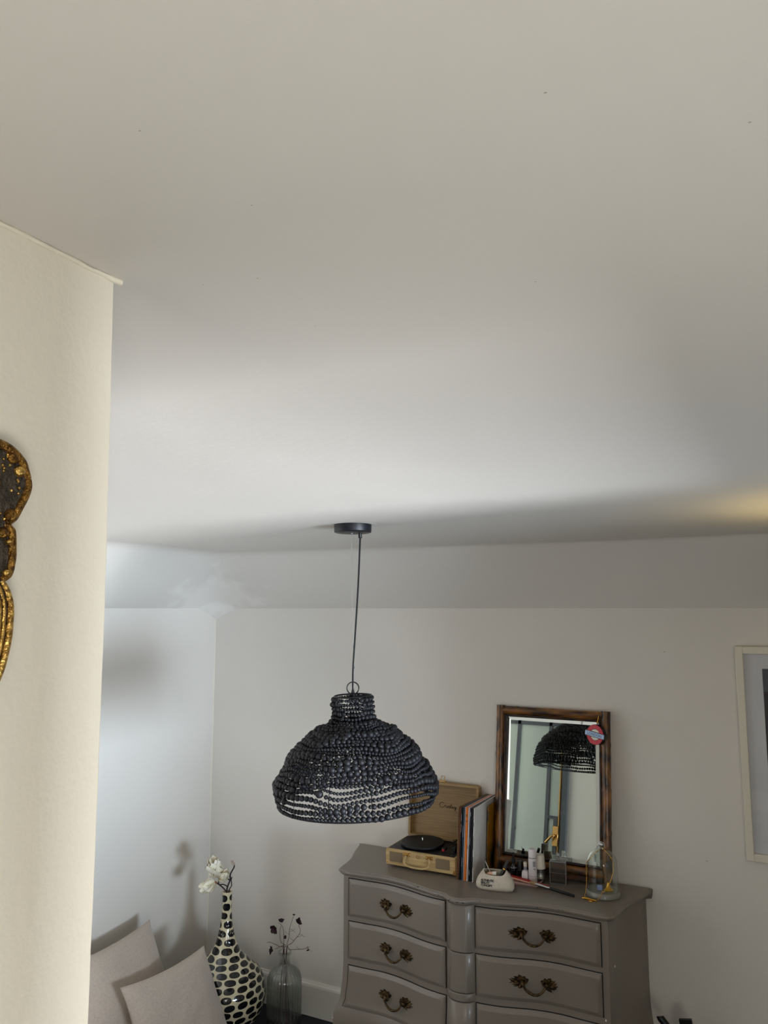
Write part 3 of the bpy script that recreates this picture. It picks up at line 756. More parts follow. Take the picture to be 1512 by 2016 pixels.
def record(xb, xt, th, mat, label, y0=3.452, hgt=.322, dep=.296, yawd=4.5, bands=None, bend=0):
    c = Vector((xb, y0, ZT)); lean = (xt - xb) / hgt; ca, sa = math.cos(math.radians(yawd)), math.sin(math.radians(yawd))
    up = Vector((lean, 0, 1)).normalized()
    def fn(p): return c + Vector((ca * p[0] - sa * p[1], sa * p[0] + ca * p[1], 0)) + up * p[2] + Vector((bend * math.sin(PI * p[2] / hgt), 0, 0))
    m = MB(); rings = []
    for k in range(9):
        z = hgt * k / 8; rings.append([fn(p) for p in ((-th * .35, 0, z), (0, -.0006, z), (th * .35, 0, z), (th * .5, .002, z), (th * .5, dep - .002, z), (th * .35, dep, z), (-th * .35, dep, z), (-th * .5, dep - .002, z), (-th * .5, .002, z))])
    m.loft(rings)
    if bands:
        r = thing('record_sleeve', c, label, 'record', 'records beside the player'); m.build('sleeve', mat, r)
        for (z0, z1, wf) in bands: MB().box(-th * wf, th * wf, -.0009, .0004, z0, z1, fn=fn).build('spine_print', bands_mat[mat], r, flat=True)
    else:
        r = m.build('record_sleeve', mat, None, origin=c); tag(r, label, 'record', 'records beside the player')
    return fn
bands_mat = {'sleeve_black': 'sleeve_grey', 'sleeve_teal': 'sleeve_grey', 'sleeve_orange': 'sleeve_rust', 'sleeve_navy': 'sleeve_grey', 'sleeve_grey': 'ink_black', 'sleeve_white': 'ink_black', 'sleeve_rust': 'ink_black', 'sleeve_kraft': 'ink_black'}
BN = {2: [(.21, .245, .10), (.26, .29, .08)], 3: [(.19, .24, .10), (.06, .10, .08)], 5: [(.258, .266, .33), (.280, .292, .33)], 6: [(.14, .155, .1)], 7: [(.16, .19, .1), (.028, .05, .1), (.285, .305, .1)]}
for i, (xb, xt, th, mt, lb) in enumerate(recs): record(xb, xt, th, mt, lb, bands=BN.get(i), yawd=lerp(-6.2, -1.8, i / 8))
record(-1.3020, -1.2885, .0055, 'sleeve_white', 'white record sleeve with its broad pale face showing', yawd=-1.4, bands=[(.06, .11, .16), (.14, .2, .12), (.24, .26, .12)])
record(-1.2860, -1.2760, .0030, 'sleeve_yellow', 'mottled yellow and black sleeve leaning against the mirror', y0=3.600, dep=.13, hgt=.300, yawd=0, bend=0)

# ------------------------------------------------------------------ mirror
MA = math.radians(6.2); MYAW = math.radians(-1.6)
ca, sa = math.cos(MYAW), math.sin(MYAW)
mxv = Vector((ca, sa, 0)); back = Vector((-sa, ca, 0))        # right, away from viewer
muv = (Vector((0, 0, 1)) * math.cos(MA) + back * math.sin(MA)).normalized(); mnv = (mxv.cross(muv)).normalized()  # towards viewer
MC = Vector((-.993, 3.648, ZT + .003))
mf = frame_fn(MC, mxv, muv, mnv)
MW, MH = .276, .758
mir = thing('mirror', MC, 'rectangular mirror in a dark brown bamboo frame leaning on wall', 'mirror')
def bamboo(p0, p1, r, seed, nodes):
    rd2 = random.Random(seed); P = []; R = []; n = 46
    for i in range(n + 1):
        t = i / n; p = Vector(p0).lerp(Vector(p1), t); k = 1
        for nd in nodes: k += .10 * math.exp(-((t - nd) / .010) ** 2) - .05 * math.exp(-((t - nd - .018) / .010) ** 2)
        k *= 1 + .04 * noise.noise(Vector((t * 9, seed, 0)))
        P.append(mf(p + Vector((.0015 * noise.noise(Vector((t * 5, seed, 3))), 0, 0)))); R.append(r * k)
    return MB().tube(P, R, 14)
FR = .0215
for (p0, p1, nodes, sd) in (((-MW + FR, 0, 0), (-MW + FR, MH, 0), (.16, .42, .70, .92), 1), ((MW - FR, 0, 0), (MW - FR, MH, 0), (.10, .30, .55, .80), 2), ((-MW + .02, MH - FR, 0), (MW - .034, MH - FR, .001), (.17, .62), 3), ((-MW + .02, FR + .03, 0), (MW - .034, FR + .03, .001), (.3, .75), 4)):
    bamboo(p0, p1, FR if abs(p0[0] - p1[0]) < .01 else FR * .92, sd, nodes).build('frame_rail', 'bamboo' if abs(p0[0] - p1[0]) < .01 else 'bamboo_across', mir, angle=60)
m = MB(); m.box(-MW + .03, MW - .03, .012, .055, -.015, .002, fn=mf); m.build('bottom_board', 'bamboo_dark', mir, flat=True)
gx0, gx1, gy0, gy1 = -MW + .052, MW - .052, .086, MH - .050
for (a0, a1, b0, b1) in ((gx0 - .012, gx0, gy0 - .012, gy1 + .012), (gx1, gx1 + .012, gy0 - .012, gy1 + .012), (gx0, gx1, gy1, gy1 + .012), (gx0, gx1, gy0 - .012, gy0)):
    MB().bbox(a0, a1, b0, b1, -.012, .010, .004, fn=mf).build('inner_moulding', 'bamboo_dark', mir, angle=30)
MB().box(-MW + .025, MW - .025, .03, MH - .03, -.032, -.022, fn=mf).build('backing_board', 'board_brown', mir, flat=True)
bv = .0165; zf, ze = .0025, .0008; mf_ = mf; gym = (gy0 + gy1) / 2
def mg_(p): return mf_((p[0], p[1], p[2] - .001 + .0200 * p[0] - .0225 * (p[1] - gym)))
MB().add([mg_(p) for p in ((gx0 + bv, gy0 + bv, zf), (gx1 - bv, gy0 + bv, zf), (gx1 - bv, gy1 - bv, zf), (gx0 + bv, gy1 - bv, zf), (gx0 + bv, gy0 + bv, -.009), (gx1 - bv, gy0 + bv, -.009), (gx1 - bv, gy1 - bv, -.009), (gx0 + bv, gy1 - bv, -.009))], [(0, 1, 2, 3), (4, 7, 6, 5), (0, 4, 5, 1), (1, 5, 6, 2), (2, 6, 7, 3), (3, 7, 4, 0)]).build('mirror_glass', 'mirror_silver', mir, flat=True)
O = [(gx0, gy0), (gx1, gy0), (gx1, gy1), (gx0, gy1)]; I = [(gx0 + bv, gy0 + bv), (gx1 - bv, gy0 + bv), (gx1 - bv, gy1 - bv), (gx0 + bv, gy1 - bv)]
for k in range(4):
    l = (k + 1) % 4
    q = [(*O[k], ze), (*O[l], ze), (*I[l], zf), (*I[k], zf)]; q2 = [(a, c, -.009) for a, c, d in q]
    MB().add([mg_(p) for p in q + q2], [(0, 1, 2, 3), (7, 6, 5, 4), (0, 4, 5, 1), (1, 5, 6, 2), (2, 6, 7, 3), (3, 7, 4, 0)]).build('glass_bevel', 'mirror_bevel', mir, flat=True)

# key ring roundel hanging from the mirror's top right corner
rc = mf((MW - .062, .652, .040))
ry = math.radians(-24); ro = math.radians(7)
n_ = Vector((math.sin(ry) , -math.cos(ry), .06)).normalized(); rx_ = Vector((0, 0, 1)).cross(n_) * 1.0; rx_.normalize(); up_ = n_.cross(rx_)
rx2 = (rx_ * math.cos(ro) - up_ * math.sin(ro)); up2 = (up_ * math.cos(ro) + rx_ * math.sin(ro))
kf = frame_fn(rc, rx2, up2, n_)
kr = thing('key_ring', rc - Vector((0, 0, .05)), 'red round keyring with pale blue lettered bar on mirror corner', 'keyring')
def disc(r0, r1, z0, z1, n=40, sx=1):
    m = MB()
    if r0 <= 0:
        m.loft([[kf((r1 * math.cos(2 * PI * k / n), r1 * math.sin(2 * PI * k / n), z)) for k in range(n)] for z in (z0, z1)])
    else:
        prof = [(r0, z0), (r1, z0), (r1, z1), (r0, z1)]
        m.loft([[kf((r * math.cos(2 * PI * k / n), r * math.sin(2 * PI * k / n), z)) for r, z in prof] for k in range(n + 1)], False, False)
    return m
disc(0, .0455, -.022, -.002).build('backing', 'metal_black', kr)
disc(.026, .0445, -.003, .002).build('red_ring', 'roundel_red', kr, angle=30)
disc(0, .0242, -.003, .001).build('white_centre', 'roundel_white', kr)
MB().bbox(-.0545, .0525, -.0125, .0125, -.022, .0022, .001, fn=kf).build('bar_back', 'metal_black', kr)
br_ = MB().bbox(-.0525, .0505, -.0098, .0098, .0016, .0040, .0008, fn=kf).build('name_bar', 'roundel_blue', kr)
text_mb('LONDON', .0165, lambda p: kf((p.x - .001, p.y - .0058, .0040 + p.z)), .0004, .0002, 'CENTER', 1.12).build('lettering', 'letter_slate', br_, flat=True)
m = MB(); m.sphere(rc + up2 * .055 + n_ * -.01, (.007, .007, .0055), 10, 6); m.build('cap', 'brass_bright', kr)
tp = mf((MW - .058, MH + .001, .006))
MB().tube(catmull([rc + up2 * .06 + n_ * -.01, rc + up2 * .085 + n_ * -.012 , mf((MW - .056, MH - .012, .024)), tp], 5), .0009, 5).build('cord_loop', 'gold', kr)

# ------------------------------------------------------------------ picture frame on the back wall
FX0, FX1, FZ0, FZ1 = -.176, .46, 1.090, 1.981
pf = thing('picture_frame', ((FX0 + FX1) / 2, YB, FZ0), 'white framed dark print with wide mat on the back wall', 'picture')
fw, fd = .031, .028
for (x0, x1, z0, z1) in ((FX0, FX0 + fw, FZ0, FZ1), (FX1 - fw, FX1, FZ0, FZ1), (FX0 + fw, FX1 - fw, FZ1 - fw, FZ1), (FX0 + fw, FX1 - fw, FZ0, FZ0 + fw)):
    MB().bbox(x0, x1, YB - fd, YB, z0, z1, .002).build('frame_side', 'frame_white', pf, angle=30)
MB().box(FX0 + fw - .003, FX1 - fw + .003, YB - .010, YB - .004, FZ0 + fw - .003, FZ1 - fw + .003).build('mat', 'mat_board', pf, flat=True)
ph_ = MB().box(FX0 + .103, FX1 - .103, YB - .0115, YB - .0095, FZ0 + .106, FZ1 - .094).build('print', 'print_dark', pf, flat=True)
MB().box(FX0 + .103, FX1 - .103, YB - .0120, YB - .0112, FZ1 - .19, FZ1 - .094).build('print_sky', 'print_slate', ph_, flat=True)
MB().box(FX0 + fw - .002, FX1 - fw + .002, YB - .0175, YB - .0155, FZ0 + fw - .002, FZ1 - fw + .002).build('glass', 'glass_pane', pf, flat=True)

# ------------------------------------------------------------------ ornate gilt frame on the near wall
GX = -.522; GC = .290
gp = [(0.3684, 2.2637), (0.3745, 2.2628), (0.3824, 2.2606), (0.3895, 2.2564), (0.3952, 2.2513), (0.398, 2.246), (0.4009, 2.2399), (0.4013, 2.2338), (0.399, 2.2264), (0.3948, 2.2179), (0.3901, 2.2086), (0.3837, 2.2039), (0.3876, 2.2001), (0.3894, 2.1967), (0.3905, 2.1831), (0.3907, 2.1800), (0.3903, 2.1742), (0.3888, 2.1662), (0.3826, 2.1613), (0.3878, 2.1541), (0.3916, 2.1427), (0.3919, 2.1292), (0.391, 2.1163), (0.3879, 2.101), (0.3845, 2.0911), (0.3809, 2.0849), (.372, 2.0745), (.355, 2.062), (.330, 2.050), (.300, 2.040)]
half = [(.29, 2.283), (.315, 2.281), (.338, 2.276), (.355, 2.269)] + gp
full = half + [(2 * GC - y, z) for y, z in half[::-1][1:-1]]
gil = thing('gilt_mirror', (GX, GC, 2.04), 'ornate carved gilt frame hanging on the cream near wall', 'mirror')
def gv(y, z, d): return Vector((GX + d, y, z))
cy0, cz0 = GC, 2.16
rings = []
for d, k in ((.0005, 1.0), (.010, 1.0), (.0125, .985), (.012, .965)):
    rings.append([gv(cy0 + (y - cy0) * k, cz0 + (z - cz0) * k, d) for y, z in full])
MB().loft(rings).build('field', 'gilt_field', gil, angle=40)
def rim(seg, r, d, mat='gilt', name='gilt_rim'):
    P = catmull([gv(y, z, d) for y, z in seg], 4); n = len(P)
    MB().tube(P, [r * (.55 + .45 * math.sin(PI * min(1, max(0, (i + 1) / (n + 1)))) ** .5) for i in range(n)], 10).build(name, mat, gil, angle=80)
ins = lambda seg, k=.0035: [(y - k, z) for y, z in seg]
for mir_ in (1, -1):
    def mm_(seg): return seg if mir_ > 0 else [(2 * GC - y, z) for y, z in seg]
    rim(mm_(ins(half[2:11], .0025)), .0036, .0115); rim(mm_(ins(half[10:16], .0025)), .0034, .0115); rim(mm_(ins(half[15:23], .0025)), .0034, .0115)
    rim(mm_(ins(half[22:], .0025)), .0030, .012, 'gilt_bright'); rim(mm_(ins(half[22:], .0078)), .0016, .0122, 'gilt_bright'); rim(mm_(ins(half[23:], .0125)), .0030, .012, 'gilt_bright'); rim(mm_(ins(half[23:], .0185)), .0022, .012)
    for (y, z, r, mt) in ((.3835, 2.2540, .0052, 'gilt'), (.390, 2.2445, .0050, 'gilt_bright'), (.3845, 2.2100, .0056, 'gilt'), (.379, 2.1965, .0048, 'gilt'), (.3835, 2.1900, .0026, 'gilt_bright'), (.3835, 2.1670, .0034, 'gilt_bright'), (.368, 2.232, .0062, 'gilt_bright'), (.360, 2.246, .004, 'gilt')):
        yy = y if mir_ > 0 else 2 * GC - y
        MB().sphere(gv(yy, z, .012), (.0042, r, r * .9), 12, 8).build('boss', mt, gil)
    m = MB(); rd = random.Random(5)
    for k in range(70):
        y, z = rd.uniform(.352, .391), rd.uniform(2.204, 2.256)
        if (y > .380 and z > 2.248) or (y > .386 and z < 2.226): continue
        yy = y if mir_ > 0 else 2 * GC - y; m.sphere(gv(yy, z, .0120), (.0013, .0012, .0012), 7, 5)
    for k in range(8):
        y, z = rd.uniform(.352, .380), rd.uniform(2.165, 2.20); yy = y if mir_ > 0 else 2 * GC - y; m.sphere(gv(yy, z, .0120), (.0013, .0014, .0014), 7, 5)
    m.build('punched_dots', 'gilt_bright', gil)
MB().loft([[gv(GC + .052 * math.cos(a), 2.125 + .066 * math.sin(a), d) for a in [2 * PI * k / 40 for k in range(40)]] for d in (.0122, .0135)]).build('mirror_glass', 'mirror_silver', gil, flat=True)

# ------------------------------------------------------------------ cushions
def cushion(c, ex, ey, half_, th, seed, label):
    """c = centre, ex = unit along top edge, ey = unit up, thickness th"""
    ex, ey = Vector(ex).normalized(), Vector(ey).normalized(); ez = ex.cross(ey).normalized(); m = MB(); N = 30
    def pt(u, v, sg):
        a, b_ = 2 * u - 1, 2 * v - 1
        # edges bow inwards between pointed corners
        px_ = a * (1 - .085 * (1 - b_ * b_)); py_ = b_ * (1 - .085 * (1 - a * a))
        fat = max(0, (1 - a * a) * (1 - b_ * b_)) ** .42
        wr = .010 * noise.noise(Vector((a * 2.2 + seed, b_ * 2.2, 1))) + .005 * noise.noise(Vector((a * 6, b_ * 6 + seed, 4)))
        edge = .0045 * noise.noise(Vector((a * 9, b_ * 9, seed)))
        return Vector(c) + ex * half_ * (px_ + edge * .6) + ey * half_ * (py_ + edge * .6) + ez * sg * (fat * (th + wr) + .002)
    m.grid(N, N, lambda u, v: pt(u, v, 1)); m.grid(N, N, lambda u, v: pt(u, v, -1), flip=True)
    # close the rim
    o = (N + 1) ** 2
    for i in range(N):
        for (a, b_) in ((i, i + 1), (N * (N + 1) + i + 1, N * (N + 1) + i), ((i + 1) * (N + 1), i * (N + 1)), (i * (N + 1) + N, (i + 1) * (N + 1) + N)):
            m.f.append((b_, a, a + o, b_ + o))
    zmin = min(p.z for p in m.v)
    for p in m.v: p.z += .001 - zmin if zmin < .001 else 0
    o_ = m.build('cushion', 'linen', None, angle=80); return tag(o_, label, 'cushion', 'linen cushions in the corner')
def lean(c_top_a, c_top_b, foot_dx, half_, th, seed, label):
    A, B = Vector(c_top_a), Vector(c_top_b); ex = (A - B).normalized(); top = (A + B) / 2
    d = Vector((foot_dx, 0, -1)); d = (d - ex * d.dot(ex)).normalized(); c = top + d * half_
    return cushion(c, ex, -d, half_, th, seed, label)
lean((-2.925, 3.140, .583), (-2.925, 2.56, .575), .50, .29, .085, 2.3, 'larger linen cushion leaning against the left wall')
lean((-2.645, 3.225, .478), (-2.70, 2.735, .472), .55, .25, .080, 7.7, 'smaller linen cushion in front, next to the spotted vase')

# ------------------------------------------------------------------ spotted vase with magnolia
VX, VY = -2.645, 3.405
VP = [(.0, .004), (.075, .0), (.085, .002), (.13, .03), (.178, .085), (.203, .145), (.2085, .195), (.200, .245), (.172, .295), (.132, .333), (.092, .368), (.066, .405), (.050, .445), (.036, .50), (.0275, .555), (.0245, .61), (.0245, .655), (.0255, .676), (.0245, .680), (.021, .678), (.019, .66), (.019, .60)]
VC = [Vector((p.x, p.y, 0)) for p in catmull([(a, c, 0) for a, c in VP], 4)]
vas = thing('spotted_vase', (VX, VY, 0), 'long-necked cream vase with black spots on the floor', 'vase')
MB().lathe([(max(p.x, 0), p.y) for p in VC], 64, (VX, VY, 0)).build('vase_body', 'vase_cream', vas, angle=50)
outer = VC[4 * 2:4 * 18]
al = [0]
for a, c in zip(outer, outer[1:]): al.append(al[-1] + (c - a).length)
def vp(t):
    t = max(0, min(t, al[-1]))
    for i in range(len(al) - 1):
        if t <= al[i + 1]: return outer[i].lerp(outer[i + 1], (t - al[i]) / max(1e-9, al[i + 1] - al[i]))
    return outer[-1]
m = MB(); rd = random.Random(4); t = .022; row = 0
while t < al[-1] - .004:
    r_ = vp(t).x; big = interp([(0, .026), (.10, .034), (.22, .037), (.36, .036), (.5, .041), (.62, .043), (1, .044)], t)
    n = max(2, round(2 * PI * r_ / interp([(.02, .075), (.05, .078), (.1, .066), (.21, .064)], r_))) if r_ > .03 else 3
    if r_ < .03: n = 3
    pitch = 2 * PI / n; off = rd.uniform(0, .3) * pitch + (.5 * pitch if row % 2 else 0)
    for k in range(n):
        a0 = off + k * pitch + rd.uniform(-.06, .06) * pitch; wa = pitch * .5 * rd.uniform(.80, .90); ht = big * .5 * rd.uniform(.78, .88); tilt = rd.uniform(-.25, .25)
        tc_ = t + rd.uniform(-.002, .002); vs = []; NA = 18
        for ring_ in (0, .45, .8, 1):
            for j in range(NA):
                q = 2 * PI * j / NA
                cx_, cy_ = math.copysign(abs(math.cos(q)) ** .85, math.cos(q)), math.copysign(abs(math.sin(q)) ** .85, math.sin(q))
                da = wa * ring_ * cx_; dt = ht * ring_ * (cy_ + tilt * cx_ * .6); p = vp(tc_ + dt); rr_ = p.x + .0007 - .0004 * ring_
                vs.append(Vector((VX + rr_ * math.cos(a0 + da), VY + rr_ * math.sin(a0 + da), p.y)))
        fs = [(i * NA + j, i * NA + (j + 1) % NA, (i + 1) * NA + (j + 1) % NA, (i + 1) * NA + j) for i in range(3) for j in range(NA)]
        m.add(vs, fs)
    t += big * .98; row += 1
m.build('painted_spots', 'vase_black', vas, angle=80)

def petal(m, base, d, up, L, W, cup=.35, n=6):
    """cupped ovate petal growing from base along d, inner side towards up"""
    d, up = Vector(d).normalized(), Vector(up); sdv = d.cross(up).normalized(); up = sdv.cross(d).normalized()
    def fn(u, v):
        t = v; x = (2 * u - 1); wv = W * math.sin(PI * min(1, .08 + .90 * t) ** .85) ** .8 + .0015
        return Vector(base) + d * (L * t) + sdv * (x * wv) + up * (cup * L * (t * t * .6) + cup * W * 1.1 * x * x)
    m.grid(5, n, fn); m.grid(5, n, lambda u, v: fn(u, v) - up * .0009, flip=True)
def magnolia(par, c, axis, size, npet, seed, opened=1.0):
    rd2 = random.Random(seed); ax = Vector(axis).normalized(); a1 = ax.orthogonal().normalized(); a2 = ax.cross(a1)
    fl = MB().sphere(Vector(c) + ax * size * .1, size * .10, 8, 6).build('flower', 'petal_white', par, angle=80)
    for k in range(npet):
        q = 2 * PI * k / npet * 1.0 + rd2.uniform(-.25, .25); rad = a1 * math.cos(q) + a2 * math.sin(q)
        op = opened * rd2.uniform(.55, 1.15) * (1 if k % 2 else .7); d = (ax + rad * op).normalized()
        m = MB(); petal(m, Vector(c), d, ax - rad * .2, size * rd2.uniform(.85, 1.1), size * rd2.uniform(.34, .44), .30)
        m.build('petal', 'petal_white', fl, angle=80)
    return fl
vr = Vector((CR.x, CR.y, 0)); zz = Vector((0, 0, 1)); vb = Vector((-CR.y, CR.x, 0))
VT = Vector((VX, VY, .68))
def q3(rx, z, d=0): return Vector((VX, VY, 0)) + vr * rx + vb * d + zz * z
mg = thing('magnolia_branch', VT, 'white magnolia branch with a bud standing in the spotted vase', 'flower')
m = MB()
m.tube(catmull([q3(0, .50), q3(-.002, .67), q3(.0, .70), q3(.012, .735, .004), q3(.014, .765), q3(.030, .795), q3(.034, .810)], 5), [.0042] * 20 + [.0035] * 11, 7)
m.tube(catmull([q3(-.001, .675), q3(-.022, .697), q3(-.038, .712, -.004), q3(-.058, .726, -.006)], 5), .0034, 7)
m.tube(catmull([q3(.004, .70, .003), q3(-.020, .712, .006), q3(-.044, .715), q3(-.046, .742), q3(-.040, .765)], 5), .0028, 7)
m.tube(catmull([q3(.012, .735), q3(-.005, .742, .008), q3(-.022, .752, .01), q3(-.032, .768, .01)], 5), .0026, 7)
m.tube(catmull([q3(.006, .60, .004), q3(.008, .68, .006), q3(.020, .706, .006), q3(.018, .735, .004), q3(.022, .75, .002)], 5), .0028, 7)
m.build('stem', 'twig', mg)
f1 = magnolia(mg, q3(-.052, .755, -.004), vr * -.25 + zz * 1 - vb * .25, .098, 12, 3, .95)
f2 = magnolia(mg, q3(-.060, .724, -.010), vr * -.9 - zz * .25 - vb * .2, .080, 9, 5, .8)
f3 = magnolia(mg, q3(-.040, .745, -.006), vr * .55 + zz * .45 - vb * .35, .072, 7, 8, .7)
for (a, d, L, nm) in ((q3(-.034, .800, -.012), zz * 1 - vr * .35 - vb * .1, .026, 'bract'), (q3(-.052, .727, -.014), vr * -1 + zz * .1, .024, 'bract')):
    mb_ = MB(); petal(mb_, a, d, -vb, L, .006, .3); mb_.build(nm, 'bract_brown', mg, angle=80)
mb_ = MB()
for q in range(3): petal(mb_, q3(.033, .808), zz * 1 - vr * .35 + vr * .3 * (q - 1) * .4, -vb + vr * (q - 1), .030, .009, .25)
mb_.build('bud', 'petal_pale', mg, angle=80)

# ------------------------------------------------------------------ ribbed glass bottle with dried cosmos
BX, BY = -2.374, 3.545
bt = [(.0, .004), (.078, .0), (.086, .006), (.088, .02), (.088, .24), (.086, .262), (.076, .285), (.058, .302), (.038, .312), (.0295, .318), (.028, .335), (.028, .366), (.034, .372), (.0345, .380), (.033, .386), (.029, .387), (.025, .383), (.0245, .366), (.0245, .335), (.026, .321), (.036, .309), (.056, .298), (.073, .281), (.0825, .26), (.0845, .24), (.0845, .02), (.080, .010), (0, .009)]
bo = thing('glass_bottle', (BX, BY, 0), 'ribbed clear glass bottle on the floor beside spotted vase', 'bottle')
def rib(q, z): return 1 + (.020 * math.cos(q * 24) if z < .32 else 0)
MB().lathe(bt, 120, (BX, BY, 0), rib=rib).build('bottle_glass', 'glass_bottle', bo, angle=60)
def cosmos_flower(m, c, axis, size, npet, seed):
    rd2 = random.Random(seed); ax = Vector(axis).normalized(); a1 = ax.orthogonal().normalized(); a2 = ax.cross(a1)
    for k in range(npet):
        q = 2 * PI * k / npet; rad = a1 * math.cos(q) + a2 * math.sin(q)
        petal(m, c, rad + ax * rd2.uniform(.0, .5), ax, size * rd2.uniform(.8, 1.1), size * .42, .25, 4)
    m.sphere(Vector(c) + ax * .002, size * .28, 8, 5)
def B3(rx, z, d=0): return Vector((BX, BY, 0)) + vr * rx + vb * d + zz * z
stems = [
    ([(-.03, .012), (-.010, .36), (-.006, .44), (-.012, .50), (-.034, .525)], [(-.050, .500, -.01, (-.6, -.7, -.25), .030, 7), (-.022, .531, .0, (.1, -.3, .9), .018, 5)], 'dried dark cosmos stem with the largest flower in the bottle'),
    ([(.03, .012), (.008, .36), (.020, .455), (.024, .50), (.044, .560)], [(.044, .562, 0, (0, 0, 1), .008, 5)], 'dried cosmos stem with a tiny top bud, tallest in the bottle'),
    ([(.01, .012), (.006, .37), (.040, .43), (.078, .478), (.070, .515)], [(.066, .528, -.005, (.7, -.3, .6), .022, 6)], 'dried cosmos stem with dark flower bending to the right'),
    ([(-.02, .012), (-.008, .365), (.004, .41), (-.020, .43), (-.028, .475), (-.022, .51)], [(.002, .458, -.01, (0, -1, .2), .009, 5)], 'dried cosmos stem with a small mid-height bud'),
    ([(.02, .012), (-.004, .37), (-.030, .405), (-.060, .420), (-.082, .428), (-.094, .424)], [], 'bare thin dried stem arching to the left out of bottle'),
    ([(-.01, .012), (-.002, .38), (-.016, .41), (-.040, .402), (-.052, .398)], [(-.064, .393, -.01, (-.95, -.2, .1), .024, 6)], 'dried cosmos stem with a flower drooping to the left'),
    ([(.015, .012), (.010, .375), (.030, .392), (.100, .396), (.118, .408), (.120, .398)], [(.118, .392, 0, (.1, 0, -1), .008, 5)], 'dried stem reaching right with a small hanging bud'),
]
for k, (pts, fls, lb) in enumerate(stems):
    r = thing('dried_cosmos', B3(0, .012), lb, 'flower', 'dried stems in the glass bottle')
    P = catmull([B3(a, z, .006 * math.sin(k * 2.1)) for a, z in pts], 6)
    m = MB().tube(P, [.0016 - .0006 * i / len(P) for i in range(len(P))], 5)
    if k in (1, 2, 6):
        for (a, da, dz) in ((len(P) // 2 + 3, .03, .012), (len(P) // 2 + 5, .028, -.016), (len(P) // 2 + 1, -.02, .014)):
            p = P[min(a, len(P) - 1)]; m.tube([p, p + vr * da * .5 + zz * dz * .3, p + vr * da + zz * dz], .0007, 4)
    m.build('stem', 'cosmos_stem', r)
    for (a, z, d, ax, sz, npt) in fls:
        ax_ = vr * ax[0] + vb * (ax[1]) + zz * ax[2]; m = MB(); cosmos_flower(m, B3(a, z, d), ax_, sz, npt, k); m.build('flower_head', 'cosmos_petal', r, angle=80)

# ------------------------------------------------------------------ cosmetics on the dresser
# pouch
PCX, PCY = -1.180, 3.412
pr = math.radians(9)
pfn = frame_fn((PCX, PCY, ZT), (math.cos(pr), math.sin(pr), 0), (-math.sin(pr), math.cos(pr), 0), (0, 0, 1))
po = thing('makeup_pouch', (PCX, PCY, ZT), 'cream canvas makeup pouch printed with black words on dresser', 'pouch')
lv = [(.001, .078, .026, 0), (.012, .084, .033, 0), (.028, .085, .036, 0), (.046, .078, .035, .0), (.060, .068, .032, .3), (.072, .056, .028, .8), (.078, .050, .025, 1.0)]
rings = []; N = 48
def pring(z, hw, hd, dip, k=1):
    r = []
    for i in range(N):
        q = 2 * PI * i / N; c_, s_ = math.cos(q), math.sin(q)
        x = math.copysign(abs(c_) ** .55, c_) * hw * k; y = math.copysign(abs(s_) ** .8, s_) * hd * k
        zz_ = z - dip * .013 * max(0, -s_) ** 1 + dip * .006 * abs(c_) ** 4 + .0012 * noise.noise(Vector((x * 60, y * 60, z * 60)))
        x += .0016 * noise.noise(Vector((x * 40, z * 50, 2))); r.append(pfn((x, y, max(zz_, .0005))))
    return r
for (z, hw, hd, dip) in lv: rings.append(pring(z, hw, hd, dip))
for (z, hw, hd, dip) in reversed(lv[1:]): rings.append(pring(z - .001, hw - .0022, hd - .0022, dip))
MB().loft(rings).build('pouch_body', 'canvas_cloth', po, angle=70)
def pt_text(p):
    z = .041 - .0 + p.y; x = -.058 + p.x; hd = interp([(.0, .026), (.012, .033), (.028, .036), (.046, .035), (.06, .032)], z); hw = .083
    y = -hd * max(0, (1 - (abs(x) / hw) ** 3.6)) ** .45
    return pfn((x, y - .0012 - p.z, z))
text_mb('AUTHENTIC\nBEAUTY\nCONCEPT', .0125, pt_text, .0003, .00035, 'LEFT', .82, .84).build('lettering', 'ink_black', po, flat=True)
# things in the pouch
def stick(name, label, cat, P, R, mat, extra=None):
    r = thing(name, P[0], label, cat); MB().tube(P, R, 10).build('body', mat, r)
    if extra:
        for nm, PP, RR, mt in extra: MB().tube(PP, RR, 10).build(nm, mt, r)
A0, A1 = pfn((-.012, .004, .045)), pfn((-.047, .018, .112))
d_ = (A1 - A0)
stick('tweezers', 'slim silver tweezers sticking up from the left of pouch', 'tweezers', [A0, A0 + d_ * .6, A1], [.0035, .003, .0012], 'steel')
A0, A1 = pfn((.010, -.004, .020)), pfn((.054, .020, .118)); d_ = A1 - A0
stick('mascara_tube', 'black mascara tube with thin gold band leaning in the pouch', 'mascara', [A0, A0 + d_ * .66], .0075, 'mascara', [('cap', [A0 + d_ * .675, A1], .0072, 'mascara'), ('band', [A0 + d_ * .65, A0 + d_ * .685], .0077, 'gold')])
A0, A1 = pfn((-.036, -.004, .062)), pfn((.006, -.002, .068)); d_ = A1 - A0
stick('concealer_tube', 'small beige tube lying in the mouth of the pouch', 'tube', [A0, A0 + d_ * .2, A0 + d_ * .62], [.003, .008, .0095], 'nail_file_peach', [('clear_cap', [A0 + d_ * .62, A1], .0098, 'plastic_cream')])
